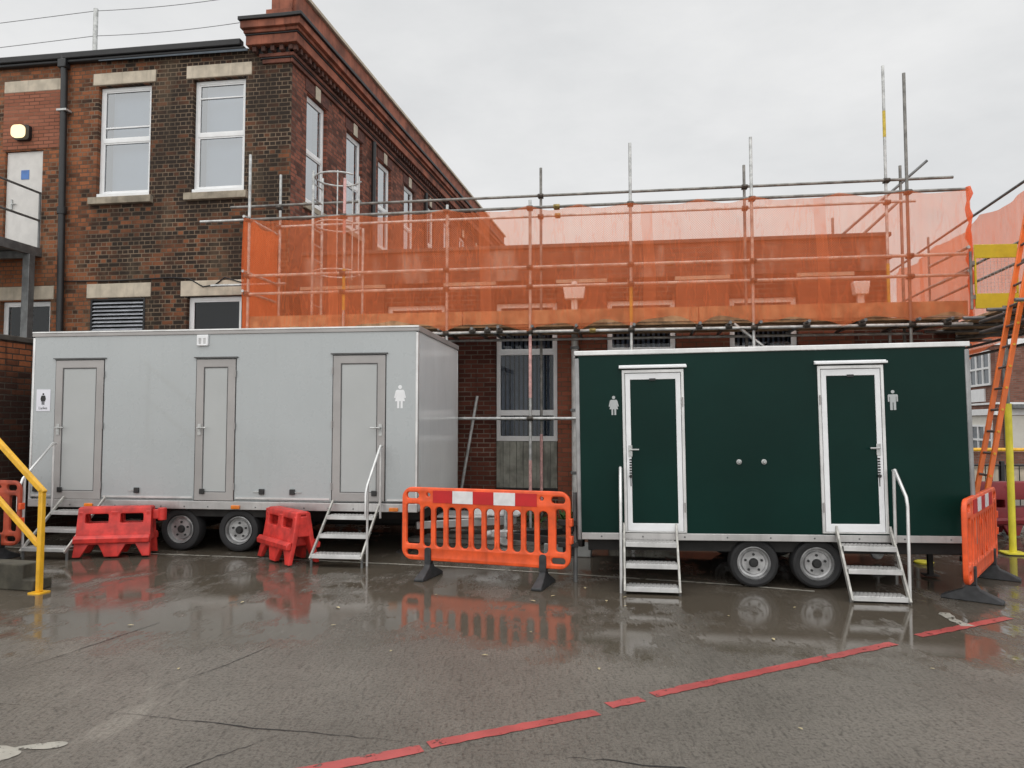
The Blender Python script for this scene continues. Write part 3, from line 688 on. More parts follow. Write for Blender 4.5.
part(T, 'panel_rail', MB().box(x0+.04, -2.64, -.008, -.001, .705, .73).box(-1.87, -.59, -.008, -.001, .705, .73).box(.02, 1.30, -.008, -.001, .705, .73).box(2.06, x1-.04, -.008, -.001, .705, .73), M_alu)
for i, (a, b, c, d) in enumerate(dh):
    p = .115
    dr = part(T, 'door', MB().plate(rect(a+.012, b-.012, c+.008, d-.012), [rect(a+p, b-p, c+p, d-p)], -.012, .03), M_anod, .005)
    part(dr, 'door_panel', MB().box(a+p-.002, b-p+.002, .0, .02, c+p-.002, d-p+.002), M_gpanel)
    part(dr, 'gasket', MB().plate(rect(a+p, b-p, c+p, d-p), [rect(a+p+.012, b-p-.012, c+p+.012, d-p-.012)], -.006, -.001), mat('grey_gasket', (.10, .10, .10), .7))
    part(dr, 'door_seal', MB().plate(rect(a, b, c, d), [rect(a+.012, b-.012, c+.008, d-.012)], .0, .03), M_black)
    part(dr, 'drip_strip', MB().box(a-.02, b+.02, -.03, -.001, d+.006, d+.02), mat('dark_drip', (.10, .10, .10), .5))
    hx, s = (a+.07, 1) if i < 2 else (b-.07, -1)
    part(dr, 'door_handle', lever(MB(), hx, 1.635, s, -.013), M_galv)
    hg = MB(); hxx = b-.006 if i < 2 else a+.006
    for z in (c+.15, (c+d)/2, d-.25): part(dr, 'hinge', MB().tube([(hxx, -.02, z), (hxx, -.02, z+.09)], .009, 8), M_anod)
    lx = a+.125 if i < 2 else b-.145
    part(dr, 'floor_latch', MB().box(lx-.035, lx+.035, -.03, -.013, .765, .835), M_latch, .006)
for x, s in ((-1.376, -1), (.382, -1), (.80, 1), (-2.86, 1)):
    l = part(T, 'floor_latch', MB().box(x-.035, x+.035, -.028, -.001, .768, .84), M_latch, .006)
    part(l, 'latch_pin', MB().box(min(x, x+s*.12), max(x, x+s*.12), -.014, -.006, .796, .806), M_galv)
v = part(T, 'vent_grille', MB().plate(rect(-.557, -.40, 2.722, 2.868), [rect(-.53, -.495, 2.745, 2.82), rect(-.465, -.43, 2.745, 2.82)], -.03, -.001), M_white, .006)
part(v, 'vent_back', MB().box(-.535, -.425, -.026, -.002, 2.74, 2.825), mat('vent_slot_grey', (.5, .5, .5), .6))
ps = part(T, 'ladies_sign', MB().box(-2.893, -2.685, -.005, -.001, 1.86, 2.155), mat('paper_sign', (.74, .74, .80), .5, var=.03))
part(ps, 'woman_symbol', woman(MB(), -2.79, 1.945, .16, -.0055), M_ink)
part(ps, 'sign_text', MB().text('Ladies', .052, -2.79, -.006, 1.885, .0006), M_ink)
part(T, 'woman_symbol', woman(MB(), 2.222, 1.885, .30, -.001), M_white)
for x in (-2.06, .03, 2.155): part(T, 'marker_lamp', MB().plate(rrect(x-.06, x+.06, .575, .625, .012), [], -.035, -.0125, .008), M_amber)
part(T, 'chassis', MB().box(x0+.1, x1-.05, .45, D-.3, .42, .563).box(x0+.2, x1-.1, .9, 1.0, .30, .43).box(x0+.2, x1-.1, 1.5, 1.6, .30, .43), M_chass)
part(T, 'axle', MB().tube([(-.83, .2, .26), (-.83, D-.2, .26)], .04, 8).tube([(-.02, .2, .26), (-.02, D-.2, .26)], .04, 8), M_chass)
for x in (-.80, .02): add_wheel(T, x, .285, .283, .09, .185); add_wheel(T, x, .285, .283, D-.28, .185)
part(T, 'rear_valance', MB().box(x0+.05, x1-.05, D-.12, D-.07, .06, .56), M_chass)  # added dark panel, closes the view through so the underside stays black
part(T, 'mudguard', MB().prism([(-1.25, .46), (.45, .46), (.45, .55), (-1.25, .55)], .10, .42), M_chass)
part(T, 'corner_steady', MB().box(x0+.25, x0+.31, 2.2, 2.26, .0, .45), M_chass)
part(T, 'corner_steady', MB().box(x1-.31, x1-.25, .35, .41, .02, .45).box(x1-.36, x1-.2, .3, .46, .0, .02), M_chass)
dbar = part(T, 'drawbar', MB().bar((2.3, .55, .33), (3.55, 1.22, .33), .07, .10).bar((2.3, 1.95, .33), (3.55, 1.26, .33), .07, .10).box(2.5, 3.2, .9, 1.5, .385, .42), M_skirt, .006)
part(dbar, 'hitch_cover', MB().prism([(2.95, .39), (3.62, .39), (3.66, .45), (3.55, .53), (3.05, .53), (2.93, .47)], 1.10, 1.38), M_tarp, .03)
part(dbar, 'jockey_wheel', MB().tube([(3.45, 1.0, .14), (3.45, 1.0, .66)], .028, 10).lathe([(0, -.03), (.10, -.03), (.12, 0), (.10, .03), (0, .03)], 18, (3.45, 1.0, .12)), M_galv)

def steps(fr, xa, xb, label, rail_x, zs, ys, top, lean, tread_d=.19, sh=.036, rail=((0, 0, 0),), feet=True):
    t = thing('entrance_steps', label, 'steps', fr, ((xa+xb)/2, (ys[0]+ys[-1])/2, 0), 'aluminium steps at the trailer doors')
    yt, zt_ = ys[0]+tread_d*.5+.06, zs[0]+.16
    yb, zb_ = ys[-1]-tread_d*.55, zs[-1]-.05
    for x in (xa, xb): part(t, 'stringer', MB().bar((x, yt, zt_), (x, yb, zb_), .022, sh, (0, 0, 1)), mat('worn_stringer', (.42, .41, .38), .5, .4, var=.25, scale=12, streak=.3), .003)
    for y, z in zip(ys, zs):
        tr = MB().box(xa+.012, xb-.012, y-tread_d/2, y+tread_d/2, z-.008, z).box(xa+.012, xb-.012, y-tread_d/2, y-tread_d/2+.012, z-.045, z-.009)
        p = part(t, 'tread', tr, M_alu, .002)
        gr = MB(); n = 12
        for k in range(n):
            for jj in range(4):
                cx_ = xa+.03+(xb-xa-.06)*(k+.5*(jj % 2)+.25)/n; cy = y-tread_d/2+.03+jj*.045
                gr.box(cx_-.014, cx_+.014, cy-.012, cy+.012, z+.0005, z+.006)
        part(p, 'grip_studs', gr, M_skirt)
    for pts in rail: part(t, 'handrail', MB().tube(pts, .0155, 10), M_alu)
    if feet:
        for x in (xa, xb): part(t, 'foot', MB().tube([(x, yb+.05, zb_+.02), (x, yb+.05, .0)], .016, 8), M_gaunt)
    return t
zz, yy = (.545, .35, .15), (-.20, -.43, -.67)
steps(G, 1.365, 1.985, 'three-tread steps with one handrail at the right-hand door of the grey trailer', 0, zz, yy, 0, 0,
      rail=([(2.005, -.06, 1.40), (2.005, -.11, 1.41), (2.005, -.62, .95), (2.005, -.67, .86), (2.005, -.67, .58)], [(2.005, -.10, 1.40), (2.005, -.10, .5)], [(2.005, -.60, .96), (2.005, -.60, .0)]))
steps(G, -2.40, -1.80, 'three-tread steps with thin rail at the left-hand door of the grey trailer', 0, zz, yy, 0, 0,
      rail=([(-2.53, -.06, 1.42), (-2.53, -.11, 1.43), (-2.44, -.72, 1.0), (-2.43, -.80, .86), (-2.43, -.80, .60)], [(-2.53, -.10, 1.42), (-2.53, -.10, .5)], [(-2.44, -.69, 1.02), (-2.44, -.69, .02)]))

# ------------------------------------------------------------------ green trailer
T = thing('toilet_trailer', 'dark green toilet trailer with two white-framed doors', 'trailer', N, (.3, 1.1, 0))
T.rotation_euler = (Matrix.Rotation(-N.yaw, 3, 'Z') @ Matrix.Rotation(R(-.66), 3, 'Y')).to_euler()   # it stands a touch down at the left
x0, x1, zb, zt, D = -1.83, 2.10, .562, 2.45, 2.2
dh = [(-1.337, -.694, .578, 2.28), (.648, 1.287, .586, 2.28)]
part(T, 'body', MB().plate(rect(x0+.03, x1-.03, zb, zt), [rect(a, b, c, d) for a, b, c, d in dh], 0, .05), M_green)
part(T, 'body', MB().box(x0+.004, x1-.004, .052, D-.004, .50, zt-.004), M_green)
part(T, 'roof', MB().box(x0, x1, .0, D, zt+.002, zt+.045), M_alu, .01)
part(T, 'roof_trim', MB().box(x0-.012, x1+.012, -.018, -.002, zt-.008, zt+.045), M_alu, .008)
part(T, 'roof_trim', MB().box(x0-.014, x0-.001, -.001, D, zt-.03, zt+.045), M_alu, .006)
for x, q in ((x0-.006, x0+.04), (x1-.04, x1+.006)): part(T, 'corner_trim', MB().box(x, q, -.012, .05, .48, zt-.032), mat('dull_corner_trim', (.30, .30, .30), .4, .4, var=.2, scale=4), .012)
sk = part(T, 'skirt', MB().box(x0+.041, x1-.041, -.012, .04, .488, .560), M_skirt, .005)
riv = MB()
for i in range(9): riv.lathe([(0, -.020), (.007, -.018), (.010, -.012)], 8, (x0+.25+i*.43, 0, .524))
part(sk, 'bolts', riv, M_gaunt)
for i, (a, b, c, d) in enumerate(dh):
    fw = part(T, 'door_frame', MB().plate(rect(a, b, c-.012, d), [rect(a+.03, b-.03, c+.002, d-.035)], -.016, .03), M_alu, .004)
    dr = part(T, 'door', MB().plate(rect(a+.034, b-.034, c+.004, d-.04), [rect(a+.085, b-.085, c+.085, d-.105)], -.012, .03), M_white, .004)
    part(dr, 'door_panel', MB().box(a+.083, b-.083, -.002, .015, c+.083, d-.103), M_green)
    part(fw, 'hood', MB().box(a-.03, b+.03, -.065, -.001, d+.012, d+.035).box(a-.03, b+.03, -.02, -.0015, d+.036, d+.05), M_white, .004)
    hx, s = (a+.075, 1) if i == 0 else (b-.075, -1)
    hd = part(dr, 'door_handle', MB().box(hx-.02, hx+.02, -.02, -.0125, 1.36, 1.48).tube([(hx, -.05, 1.435), (hx+s*.09, -.055, 1.435)], .009, 8).tube([(hx, -.013, 1.435), (hx, -.055, 1.435)], .01, 8), M_galv, .002)
    kp = MB()
    for k in range(6): kp.box(hx-.012, hx+.012, -.018, -.0125, 1.32-k*.028, 1.336-k*.028)
    kp.tube([(hx, -.03, 1.155), (hx, -.013, 1.155)], .018, 12).box(hx-.004, hx+.004, -.017, -.0125, 1.05, 1.14)
    part(dr, 'keypad_lock', kp, M_latch)
    hg = MB(); hxx = b-.017 if i == 0 else a+.017
    for z in (c+.2, d-.4): part(dr, 'hinge', MB().tube([(hxx, -.022, z), (hxx, -.022, z+.10)], .008, 8), M_anod)
    part(dr, 'door_closer', MB().box((a+b)/2-.035, (a+b)/2+.03, -.022, -.0125, d-.118, d-.095), M_latch)
M_sym = mat('grey_symbol', (.42, .44, .44), .5, var=.04)
part(T, 'woman_symbol', woman(MB(), -1.428, 1.803, .205, -.001), M_sym)
part(T, 'man_symbol', woman(MB(), 1.371, 1.817, .203, -.001, True), M_sym)
for x in (-.152, .098): part(T, 'water_inlet', MB().lathe([(0, -.03), (.012, -.03), (.018, -.012), (.026, -.01), (.028, -.001)], 14, (x, 0, 1.30)), M_galv)
part(T, 'chassis', MB().box(x0+.1, x1-.02, .12, .2, .36, .487).box(x0+.1, x1-.1, D-.25, D-.15, .30, .487).box(x0+.1, x0+.16, .2, D-.2, .34, .487).box(.9, x1-.03, .2, D-.3, .34, .48), M_chass)
for x in (-.02, .605): add_wheel(T, x, .253, .25, .06, .172); add_wheel(T, x, .253, .25, D-.26, .172)
part(T, 'rear_valance', MB().box(x0+.05, x1-.05, D-.10, D-.06, .10, .499), M_chass)  # added like the one on the grey trailer, to darken the space underneath
part(T, 'axle', MB().tube([(-.02, .2, .25), (-.02, D-.2, .25)], .035, 8).tube([(.605, .2, .25), (.605, D-.2, .25)], .035, 8), M_chass)
part(T, 'mudguard', MB().box(-.32, .9, .09, .36, .506, .522), M_chass)
st = part(T, 'corner_steady', MB().box(1.97, 2.02, .86, .91, .012, .49), M_chass)
part(st, 'steady_foot', MB().box(1.92, 2.07, .81, .96, .0, .012), M_chass)
jk = part(T, 'jockey_wheel', MB().tube([(1.72, 1.75, .12), (1.72, 1.75, .4)], .022, 8).lathe([(0, -.03), (.07, -.03), (.08, 0), (.07, .03), (0, .03)], 18, (1.72, 1.75, .09)), M_galv)
db = part(T, 'drawbar', MB().bar((-1.8, .55, .36), (-2.75, 1.06, .36), .06, .08).bar((-1.8, 1.65, .36), (-2.75, 1.10, .36), .06, .08).box(-2.0, -1.88, .05, .12, .30, .40).box(-2.0, -1.88, .05, .12, .56, .64), M_chass, .005)
part(db, 'coupling_head', MB().box(-2.95, -2.72, 1.03, 1.13, .34, .42).tube([(-2.95, 1.08, .38), (-3.02, 1.08, .36)], .045, 10), M_galv, .008)
solo('foot_pad', MB().lathe([(0, .0), (.10, .0), (.11, .02), (.10, .03), (0, .03)], 22).xform(Matrix.Rotation(R(90), 4, 'X')), M_foam, Frame(4.98, 9.05, 0), (0, 0, 0), 'small yellow pad on the wet ground beneath the rear of the green trailer', 'foot pad')

zz, yy = (.475, .28, .075), (-.13, -.25, -.37)
steps(N, -1.35, -.812, 'three-tread steps with handrail at the woman-symbol door of the green trailer', 0, zz, yy, 0, 0, tread_d=.15, sh=.055,
      rail=([(-1.385, -.05, 1.22), (-1.385, -.10, 1.23), (-1.385, -.36, .97), (-1.385, -.38, .88), (-1.385, -.38, .0)], [(-1.385, -.07, 1.22), (-1.385, -.07, .50)]))
zz, yy = (.485, .29, .062), (-.13, -.27, -.40)
steps(N, .775, 1.29, 'three-tread steps with bent handrail at the man-symbol door of the green trailer', 0, zz, yy, 0, 0, tread_d=.16, sh=.055,
      rail=([(1.315, -.05, 1.22), (1.315, -.10, 1.23), (1.315, -.38, .99), (1.315, -.41, .90), (1.315, -.41, .0)], [(1.315, -.07, 1.22), (1.315, -.07, .50)]))

# ------------------------------------------------------------------ orange pedestrian barriers
def barrier(label, fr, group):
    t = thing('pedestrian_barrier', label, 'barrier', fr, (0, 0, 0), group)
    xl, xr, z0, z1 = -.985, .955, .185, .985
    hs = [rrect(-.73+.149*k, -.635+.149*k, .335, .775, .044) for k in range(1, 10)]
    hs = [rrect(-.727+.1495*k, -.632+.1495*k, .335, .775, .044) for k in range(0, 10)]
    hs += [rrect(xl+.055, -.765, .36, .80, .03), rrect(.80, xr-.05, .36, .80, .03)]
    for x in (-.93, .75): hs += [rrect(x, x+.15, .86, .93, .033), rrect(x, x+.15, .235, .30, .03)]
    hs += [disc(-.665, .905, .022, 12), disc(.645, .905, .022, 12)]
    t_ = part(t, 'panel', MB().plate(rrect(xl, xr, z0, z1, .12, 8), hs, .072, .118, .012), M_orange)
    xs = [-.605, -.37, -.13, .11, .355, .595]
    for k in range(5):
        part(t, 'reflective_strip', MB().box(xs[k]+.001, xs[k+1]-.001, .067, .0715, .82, .955), M_refr if k % 2 == 0 else M_refw, label='red reflective panel' if k % 2 == 0 else 'white reflective panel')
    for k in (3, 5):
        for z in (.70, .40): part(t, 'clip_lug', MB().box(-.632+.1495*k+.012, -.632+.1495*k+.032, .06, .071, z-.03, z+.03), M_orange, .004)
    for x in (-.66, .66):
        ft = MB().prism([(-.26, 0), (.26, 0), (.26, .03), (.07, .115), (.05, .15), (-.05, .15), (-.07, .115), (-.26, .03)], x-.036, x+.036, 'x')
        ft.v = [(v[0]+(.022 if v[0] > x else -.022)*(1-min(1, v[2]/.13)), v[1]+.095, v[2]) for v in ft.v]
        f = part(t, 'rubber_foot', ft, M_rubfoot, .01)
        part(f, 'foot_post', MB().plate(rrect(x-.037, x+.037, .14, .33, .03), [], .055, .135), M_rubfoot, .008)
    for k in range(2):
        c = part(t, 'hinge_clip', MB().box(xr-.012, xr+.022, .06, .13, .45+.18*k, .53+.18*k), M_orange, .006)
    return t
BG_ = 'orange plastic pedestrian barriers'
B1 = barrier('orange slatted barrier with red and white strip between the two trailers', K, BG_)
def put(o, x, y, yaw, label):
    o.location = (x, y, 0); o.rotation_euler = (0, 0, -R(yaw)); o['label'] = label; return o
put(copy_tree(B1), 4.90, 7.62, -50, 'orange barrier seen end-on beside the right end of the green trailer')
B3 = put(copy_tree(B1), -7.02, 9.32, 12, 'weathered, shade-darkened orange barrier half out of frame behind the yellow handrail')
M_wornshade = mat('weathered_shaded_orange', (.36, .055, .022), .55, var=.35, scale=6, bump=.1, streak=.5)  # weathering plus the shadow on this barrier, both in the darker colour
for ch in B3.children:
    if ch.name.startswith('panel'): ch.material_slots[0].link = 'OBJECT'; ch.material_slots[0].material = M_wornshade
bk = thing('clamp', 'black clamp strap joining the barrier end to the left edge of the green trailer', 'clamp', N, (-1.9, .0, .6))
part(bk, 'strap', MB().box(-2.05, -1.835, .02, .06, .60, .66), M_latch, .004); part(bk, 'strap', MB().box(-2.05, -1.835, .02, .06, .37, .42), M_latch, .004)
part(bk, 'clamp_post', MB().tube([(-1.87, .085, .0), (-1.87, .085, .95)], .024, 10), M_gaunt)

# ------------------------------------------------------------------ red water barriers
def red_barrier(label, mt, L=.90, H=.62):
    t = thing('water_barrier', label, 'barrier', WORLD, (0, 0, 0), 'low red plastic water barriers')
    h = L/2
    def skin(sign):
        m = MB().plate([(-h+.0, .02), (-h+.09, .02), (-h+.18, .17), (-.16, .17), (-.08, .02), (.08, .02), (.16, .17), (h-.18, .17), (h-.09, .02), (h, .02), (h-.012, .30), (h-.02, H), (-h+.02, H), (-h+.012, .30)],
                     [rrect(-h+.11, -.07, .43, .545, .02), rrect(.07, h-.11, .43, .545, .02)], -.03, .03, .01)
        for i, v in enumerate(m.v):       # flare to the foot
            z = v[2]; k = .055+.10*(1-min(1, z/H)); m.v[i] = (v[0], sign*(k+(.022 if z < .28 else 0))+v[1]*sign, z)
        return m
    bd = skin(-1); b2 = skin(1); bd.add(b2.v, b2.f)
    part(t, 'shell', bd, mt)
    part(t, 'top_cap', MB().box(-h+.022, h-.022, -.075, .075, H-.035, H+.012), mt, .018)
    part(t, 'ledge', MB().prism([(-.215, .19), (-.22, .25), (-.185, .285), (-.15, .285), (-.16, .19)], -h+.004, h-.004, 'x').prism([(.215, .19), (.22, .25), (.185, .285), (.15, .285), (.16, .19)], -h+.004, h-.004, 'x'), mt, .012)
    for a, b in ((-.05, .05), (-h+.02, -h+.09), (h-.09, h-.02)): part(t, 'rib', MB().box(a, b, -.10, .10, .33, H-.04), mt, .015)
    part(t, 'tank', MB().prism([(-.15, .20), (.15, .20), (.105, .42), (-.105, .42)], -h+.16, h-.02, 'x'), mt, .02)
    part(t, 'connector_lug', MB().box(h-.02, h+.10, -.04, .04, .46, .58).tube([(h+.09, 0, .44), (h+.09, 0, .60)], .055, 12), mt, .01)
    return t
def put2(o, x, y, yaw, label=None):
    o.location = (x, y, 0); o.rotation_euler = (0, 0, R(yaw))
    if label: o['label'] = label
    return o
A1 = put2(red_barrier('bright red water barrier standing broadside before the wheels of the grey trailer', M_redpl), -5.07, 9.58, 11)
put2(copy_tree(A1), -2.78, 9.27, 131, 'bright red water barrier turned end-on beside the grey trailer steps')
A2 = put2(red_barrier('faded dark red water barrier in the far right corner, nearer the fence post', M_redold, 1.3, .8), 7.45, 11.3, 6)
put2(copy_tree(A2), 7.55, 9.9, 80, 'faded dark red water barrier at the right picture edge')

# ------------------------------------------------------------------ yellow handrail and concrete stairs, bottom left
HR = Frame(-4.73, 7.5, 14)
t = thing('handrail', 'yellow painted steel handrail with two sloping rails at the stairs', 'handrail', HR, (0, 0, 0))
part(t, 'post', MB().bar((0, 0, .012), (0, 0, 1.03), .052, .052, (0, 1, 0)), M_yel, .008)
part(t, 'base_plate', MB().plate(rrect(-.075, .075, -.075, .075, .02), [], -.006, .006).xform(Matrix.Translation((0, 0, .006)) @ Matrix.Rotation(R(90), 4, 'X')), M_yel)
part(t, 'top_rail', MB().bar((.026, 0, .995), (-2.0, 0, 2.72), .052, .055), M_yel, .008)
part(t, 'lower_rail', MB().bar((-.02, 0, .47), (-2.0, 0, 2.16), .046, .05), M_yel, .008)
part(t, 'post', MB().bar((-1.9, 0, 1.2), (-1.9, 0, 2.62), .05, .05, (0, 1, 0)), M_yel, .008)
m = MB().prism([(-3.0, 0), (-.11, 0), (-.11, .11), (-.25, .11), (-.25, .26), (-.85, .26), (-.85, .41), (-1.06, .41), (-1.06, .55), (-3.0, .55)], .035, .26)
solo('concrete_stairs', m, M_conc, HR, (-1.3, .1, 0), 'mossy concrete stairs rising out of frame behind the yellow handrail', 'stairs', bevel=.012)

# ------------------------------------------------------------------ yard wall at far left
YW = thing('yard_wall', 'dark stained brick yard wall beside the left end of the grey trailer', 'wall', G, (-3.7, 2.2, 0))
part(YW, 'wall_body', MB().box(0, 4.05, -.15, .15, 0, 2.86), M_yard, M=Matrix.Translation((-3.71, -.15, 0)) @ Matrix.Rotation(R(90), 4, 'Z'))
part(YW, 'coping', MB().box(-3.90, -3.53, -.18, 3.95, 2.862, 2.94), mat('dark_wall_coping', (.05, .043, .036), .85, var=.4), .012)

# ------------------------------------------------------------------ odds and ends between the trailers
FR = Frame(0, 0, 10)
t = thing('plank_stack', 'stack of grey weathered planks lying on the ground behind the barrier', 'planks', Frame(-.55, 10.5, 10), (0, 0, 0))
for k, (y, z, l) in enumerate(((0, .0, 1.9), (.24, .0, 1.8), (.1, .062, 1.7), (.3, .064, 1.5))): part(t, 'plank', MB().box(-l/2+.1*k, l/2+.1*k, y, y+.22, z, z+.06), mat('grey_plank', (.22, .21, .19), .8, var=.35, scale=6, streak=.4), .005)
solo('kerb_block', MB().box(-.3, .3, -.1, .1, 0, .16), mat('grey_block', (.30, .31, .30), .8, bump=.3), Frame(.72, 9.6, 10), (0, 0, 0), 'pale grey concrete block on the wet ground behind the barrier', 'block', bevel=.012)
solo('steel_offcut', MB().tube([(-.5, 0, .2), (.35, .05, .22)], .03, 10), M_tarp, Frame(.35, 10.1, 8), (0, 0, 0), 'short white tube lying on blocks behind the barrier', 'tube')
for i, (x, y) in enumerate(((.95, 12.75), (1.15, 12.7), (.35, 12.85))):
    m = MB(); rw = random.Random(i)
    for k in range(40):
        a = rw.uniform(0, 6.28); l = rw.uniform(.12, .38); tl = rw.uniform(.3, 1.1); b = Vector((math.cos(a)*math.cos(tl), math.sin(a)*math.cos(tl), math.sin(tl)))*l
        pz = Vector((rw.uniform(-.15, .15), rw.uniform(-.1, .1), 0)); s_ = Vector((-math.sin(a), math.cos(a), 0))*rw.uniform(.012, .03)
        m.add([pz-s_*.4, pz+s_*.4, pz+b*.6+s_, pz+b+Vector((0, 0, -.03)), pz+b*.6-s_], [(0, 1, 2, 3, 4)])
    solo('weed_clump', m, M_weed, Frame(x, y, 0), (0, 0, 0), ('green weed clump at the foot of the brown brick wall, right of the downpipe line', 'green weed clump at the foot of the brown wall beside the green trailer', 'green weed clump at the foot of the wall under the grey panel')[i], 'weed', 'weeds along the wall foot')
rl_ = random.Random(21)
spots = [(-.9, 5.6), (-.2, 5.5), (-2.3, 5.2), (-3.2, 6.3), (.6, 5.2), (.15, 6.1), (1.1, 7.3), (.9, 7.15), (1.05, 6.95), (.75, 7.7), (.4, 7.35), (1.9, 6.6), (2.6, 6.9), (-1.6, 6.9), (1.6, 4.2), (2.9, 5.2), (-1.5, 6.3), (3.6, 5.4), (-.75, 7.4), (2.05, 5.9), (-2.55, 7.1), (.2, 7.15)]
for i, (x, y) in enumerate(spots):
    s_ = rl_.uniform(.014, .03); a = rl_.uniform(0, 6.28); m = MB()
    pts = [(1, 0), (.5, .42), (-.2, .45), (-.9, .15), (-1.2, 0), (-.9, -.2), (-.1, -.48), (.5, -.38)]
    m.add([(s_*(p*math.cos(a)-q*math.sin(a)), s_*(p*math.sin(a)+q*math.cos(a)), .007+.006*abs(q)) for p, q in pts], [tuple(range(8))])
    solo('fallen_leaf', m, M_leaf, Frame(x, y, 0), (0, 0, 0), 'small pale fallen leaf lying on the wet concrete', 'leaf', 'pale leaves scattered on the yard')

# ------------------------------------------------------------------ right-hand scaffold run with its own net, gate and ladder
RF = Frame(4.45, 0, 11.9)
S = thing('scaffold', 'second scaffold run coming forward along the right picture edge', 'scaffold', RF, (.6, 11, 0))
for y in (7.2, 9.9, 11.6, 16.6):
    for x, top in ((0, 3.24), (1.25, 5.75)):
        if (x, y) in ((0, 11.6), (1.25, 9.9)): continue
        p = part(S, 'standard_pole', MB().tube([(x, y, .01), (x, y, top)], r_, 10), M_galvd)
        part(p, 'base_plate', MB().box(x-.08, x+.08, y-.08, y+.08, 0, .01), M_gaunt)
        if (x, y) == (0, 9.9): 
            part(p, 'foam_sleeve', MB().tube([(x, y, .02), (x, y, 1.95)], .042, 14), M_foam)
            part(p, 'foam_foot', MB().plate(rrect(x-.13, x+.13, -.13, .13, .04), [], -.008, .008).xform(Matrix.Translation((0, y, .02)) @ Matrix.Rotation(R(90), 4, 'X')), M_foam)
for x, z in ((1.25, 5.53), (1.22, 4.6), (1.22, 4.28), (0, 3.12), (1.25, 3.12), (0, 2.97), (1.25, 2.95)):
    part(S, 'guard_rail' if z > 3.5 else 'ledger', MB().tube([(x-.03, 6.0 if x < 1 else 7.0, z), (x-.03, 19.3 if x > 1 else 10.6, z)], r_, 10), M_gaunt if z in (5.53, 3.96, 3.70) or z < 3.2 else M_galvd)
for y in [7.4+.8*k for k in range(12)]: part(S, 'transom', MB().tube([(-.25, y, 3.18), (1.5, y, 3.18)], r_, 8), M_gaunt)
for k in range(5): part(S, 'platform_board', MB().box(.03+k*.235, .25+k*.235, 6.5, 16.8, 3.206, 3.245), M_board, .004)
part(S, 'brace', MB().tube([(.4, 9.6, 2.9), (.4, 13.4, 3.15)], r_, 8), M_galvd)
def net2(u, v):
    y = 6.8+12.4*u; f = ((y-6.8) % 2.4)/2.4; sg = 4*f*(1-f)
    zt_ = 5.52-.12*sg; z0_ = 3.0+.15*math.sin(y*1.1); z = z0_+(zt_-z0_)*v
    return (1.31+.03*math.sin(4*y+z)+.015*math.sin(9*y)+.05*sg*(1-v), y, z)
solo('debris_netting', MB().grid(net2, 150, 22), M_net2, RF, (1.31, 11, 3), 'sloping sheet of pale orange netting on the right-hand scaffold, behind the yellow gate', 'netting')
GT = Frame(6.75, 10.7, 5)
t = thing('safety_gate', 'yellow scaffold safety gate with wire mesh at the top of the ladder', 'gate', GT, (.3, 0, 3.35))
for z0, z1 in ((3.36, 3.58), (4.10, 4.30)): part(t, 'gate_panel', MB().box(.0, .60, -.012, .012, z0, z1), M_gate, .005)
for x in (.0, .575): part(t, 'gate_stile', MB().box(x, x+.025, -.013, .013, 3.582, 4.098), M_gate, .004)
ms = MB()
for k in range(1, 11): ms.box(.025+k*.05-.0012, .025+k*.05+.0012, -.002, .002, 3.58, 4.1)
for k in range(1, 10): ms.box(.025, .575, -.0015, .0015, 3.58+k*.052-.0012, 3.58+k*.052+.0012)
part(t, 'wire_mesh', ms, M_galv)
part(t, 'hinge', MB().box(-.05, -.001, -.02, .02, 3.5, 3.56).box(-.05, -.001, -.02, .02, 4.0, 4.06).tube([(-.05, 0, 3.35), (-.05, 0, 4.2)], .02, 8), M_galvd)
# ladder leans to the right against the run; its rungs run away from the viewer
t = thing('ladder', 'orange fibreglass ladder leaning up past the right end of the green trailer', 'ladder', WORLD, (5.43, 9.0, 0))
fa, fb = Vector((5.47, 8.86, .02)), Vector((5.575, 9.22, .02)); dv = Vector((.99, .20, 4.02)); dv = dv/dv.z
for f in (fa, fb):
    s_ = part(t, 'stile', MB().bar(f, f+dv*5.2, .062, .030, (0, 1, 0)), M_orlad, .006)
    part(s_, 'rubber_foot', MB().box(f.x-.05, f.x+.05, f.y-.025, f.y+.025, 0, .06), M_rubber, .01)
for k in range(19):
    a, b = fa+dv*(.25+k*.265), fb+dv*(.25+k*.265); e = (b-a).normalized()
    rg = part(t, 'rung', MB().tube([a-e*.0, b+e*.0], .016, 8), M_gaunt)
    part(rg, 'rung_cap', MB().tube([a-e*.03, a-e*.017], .015, 8), M_yel)

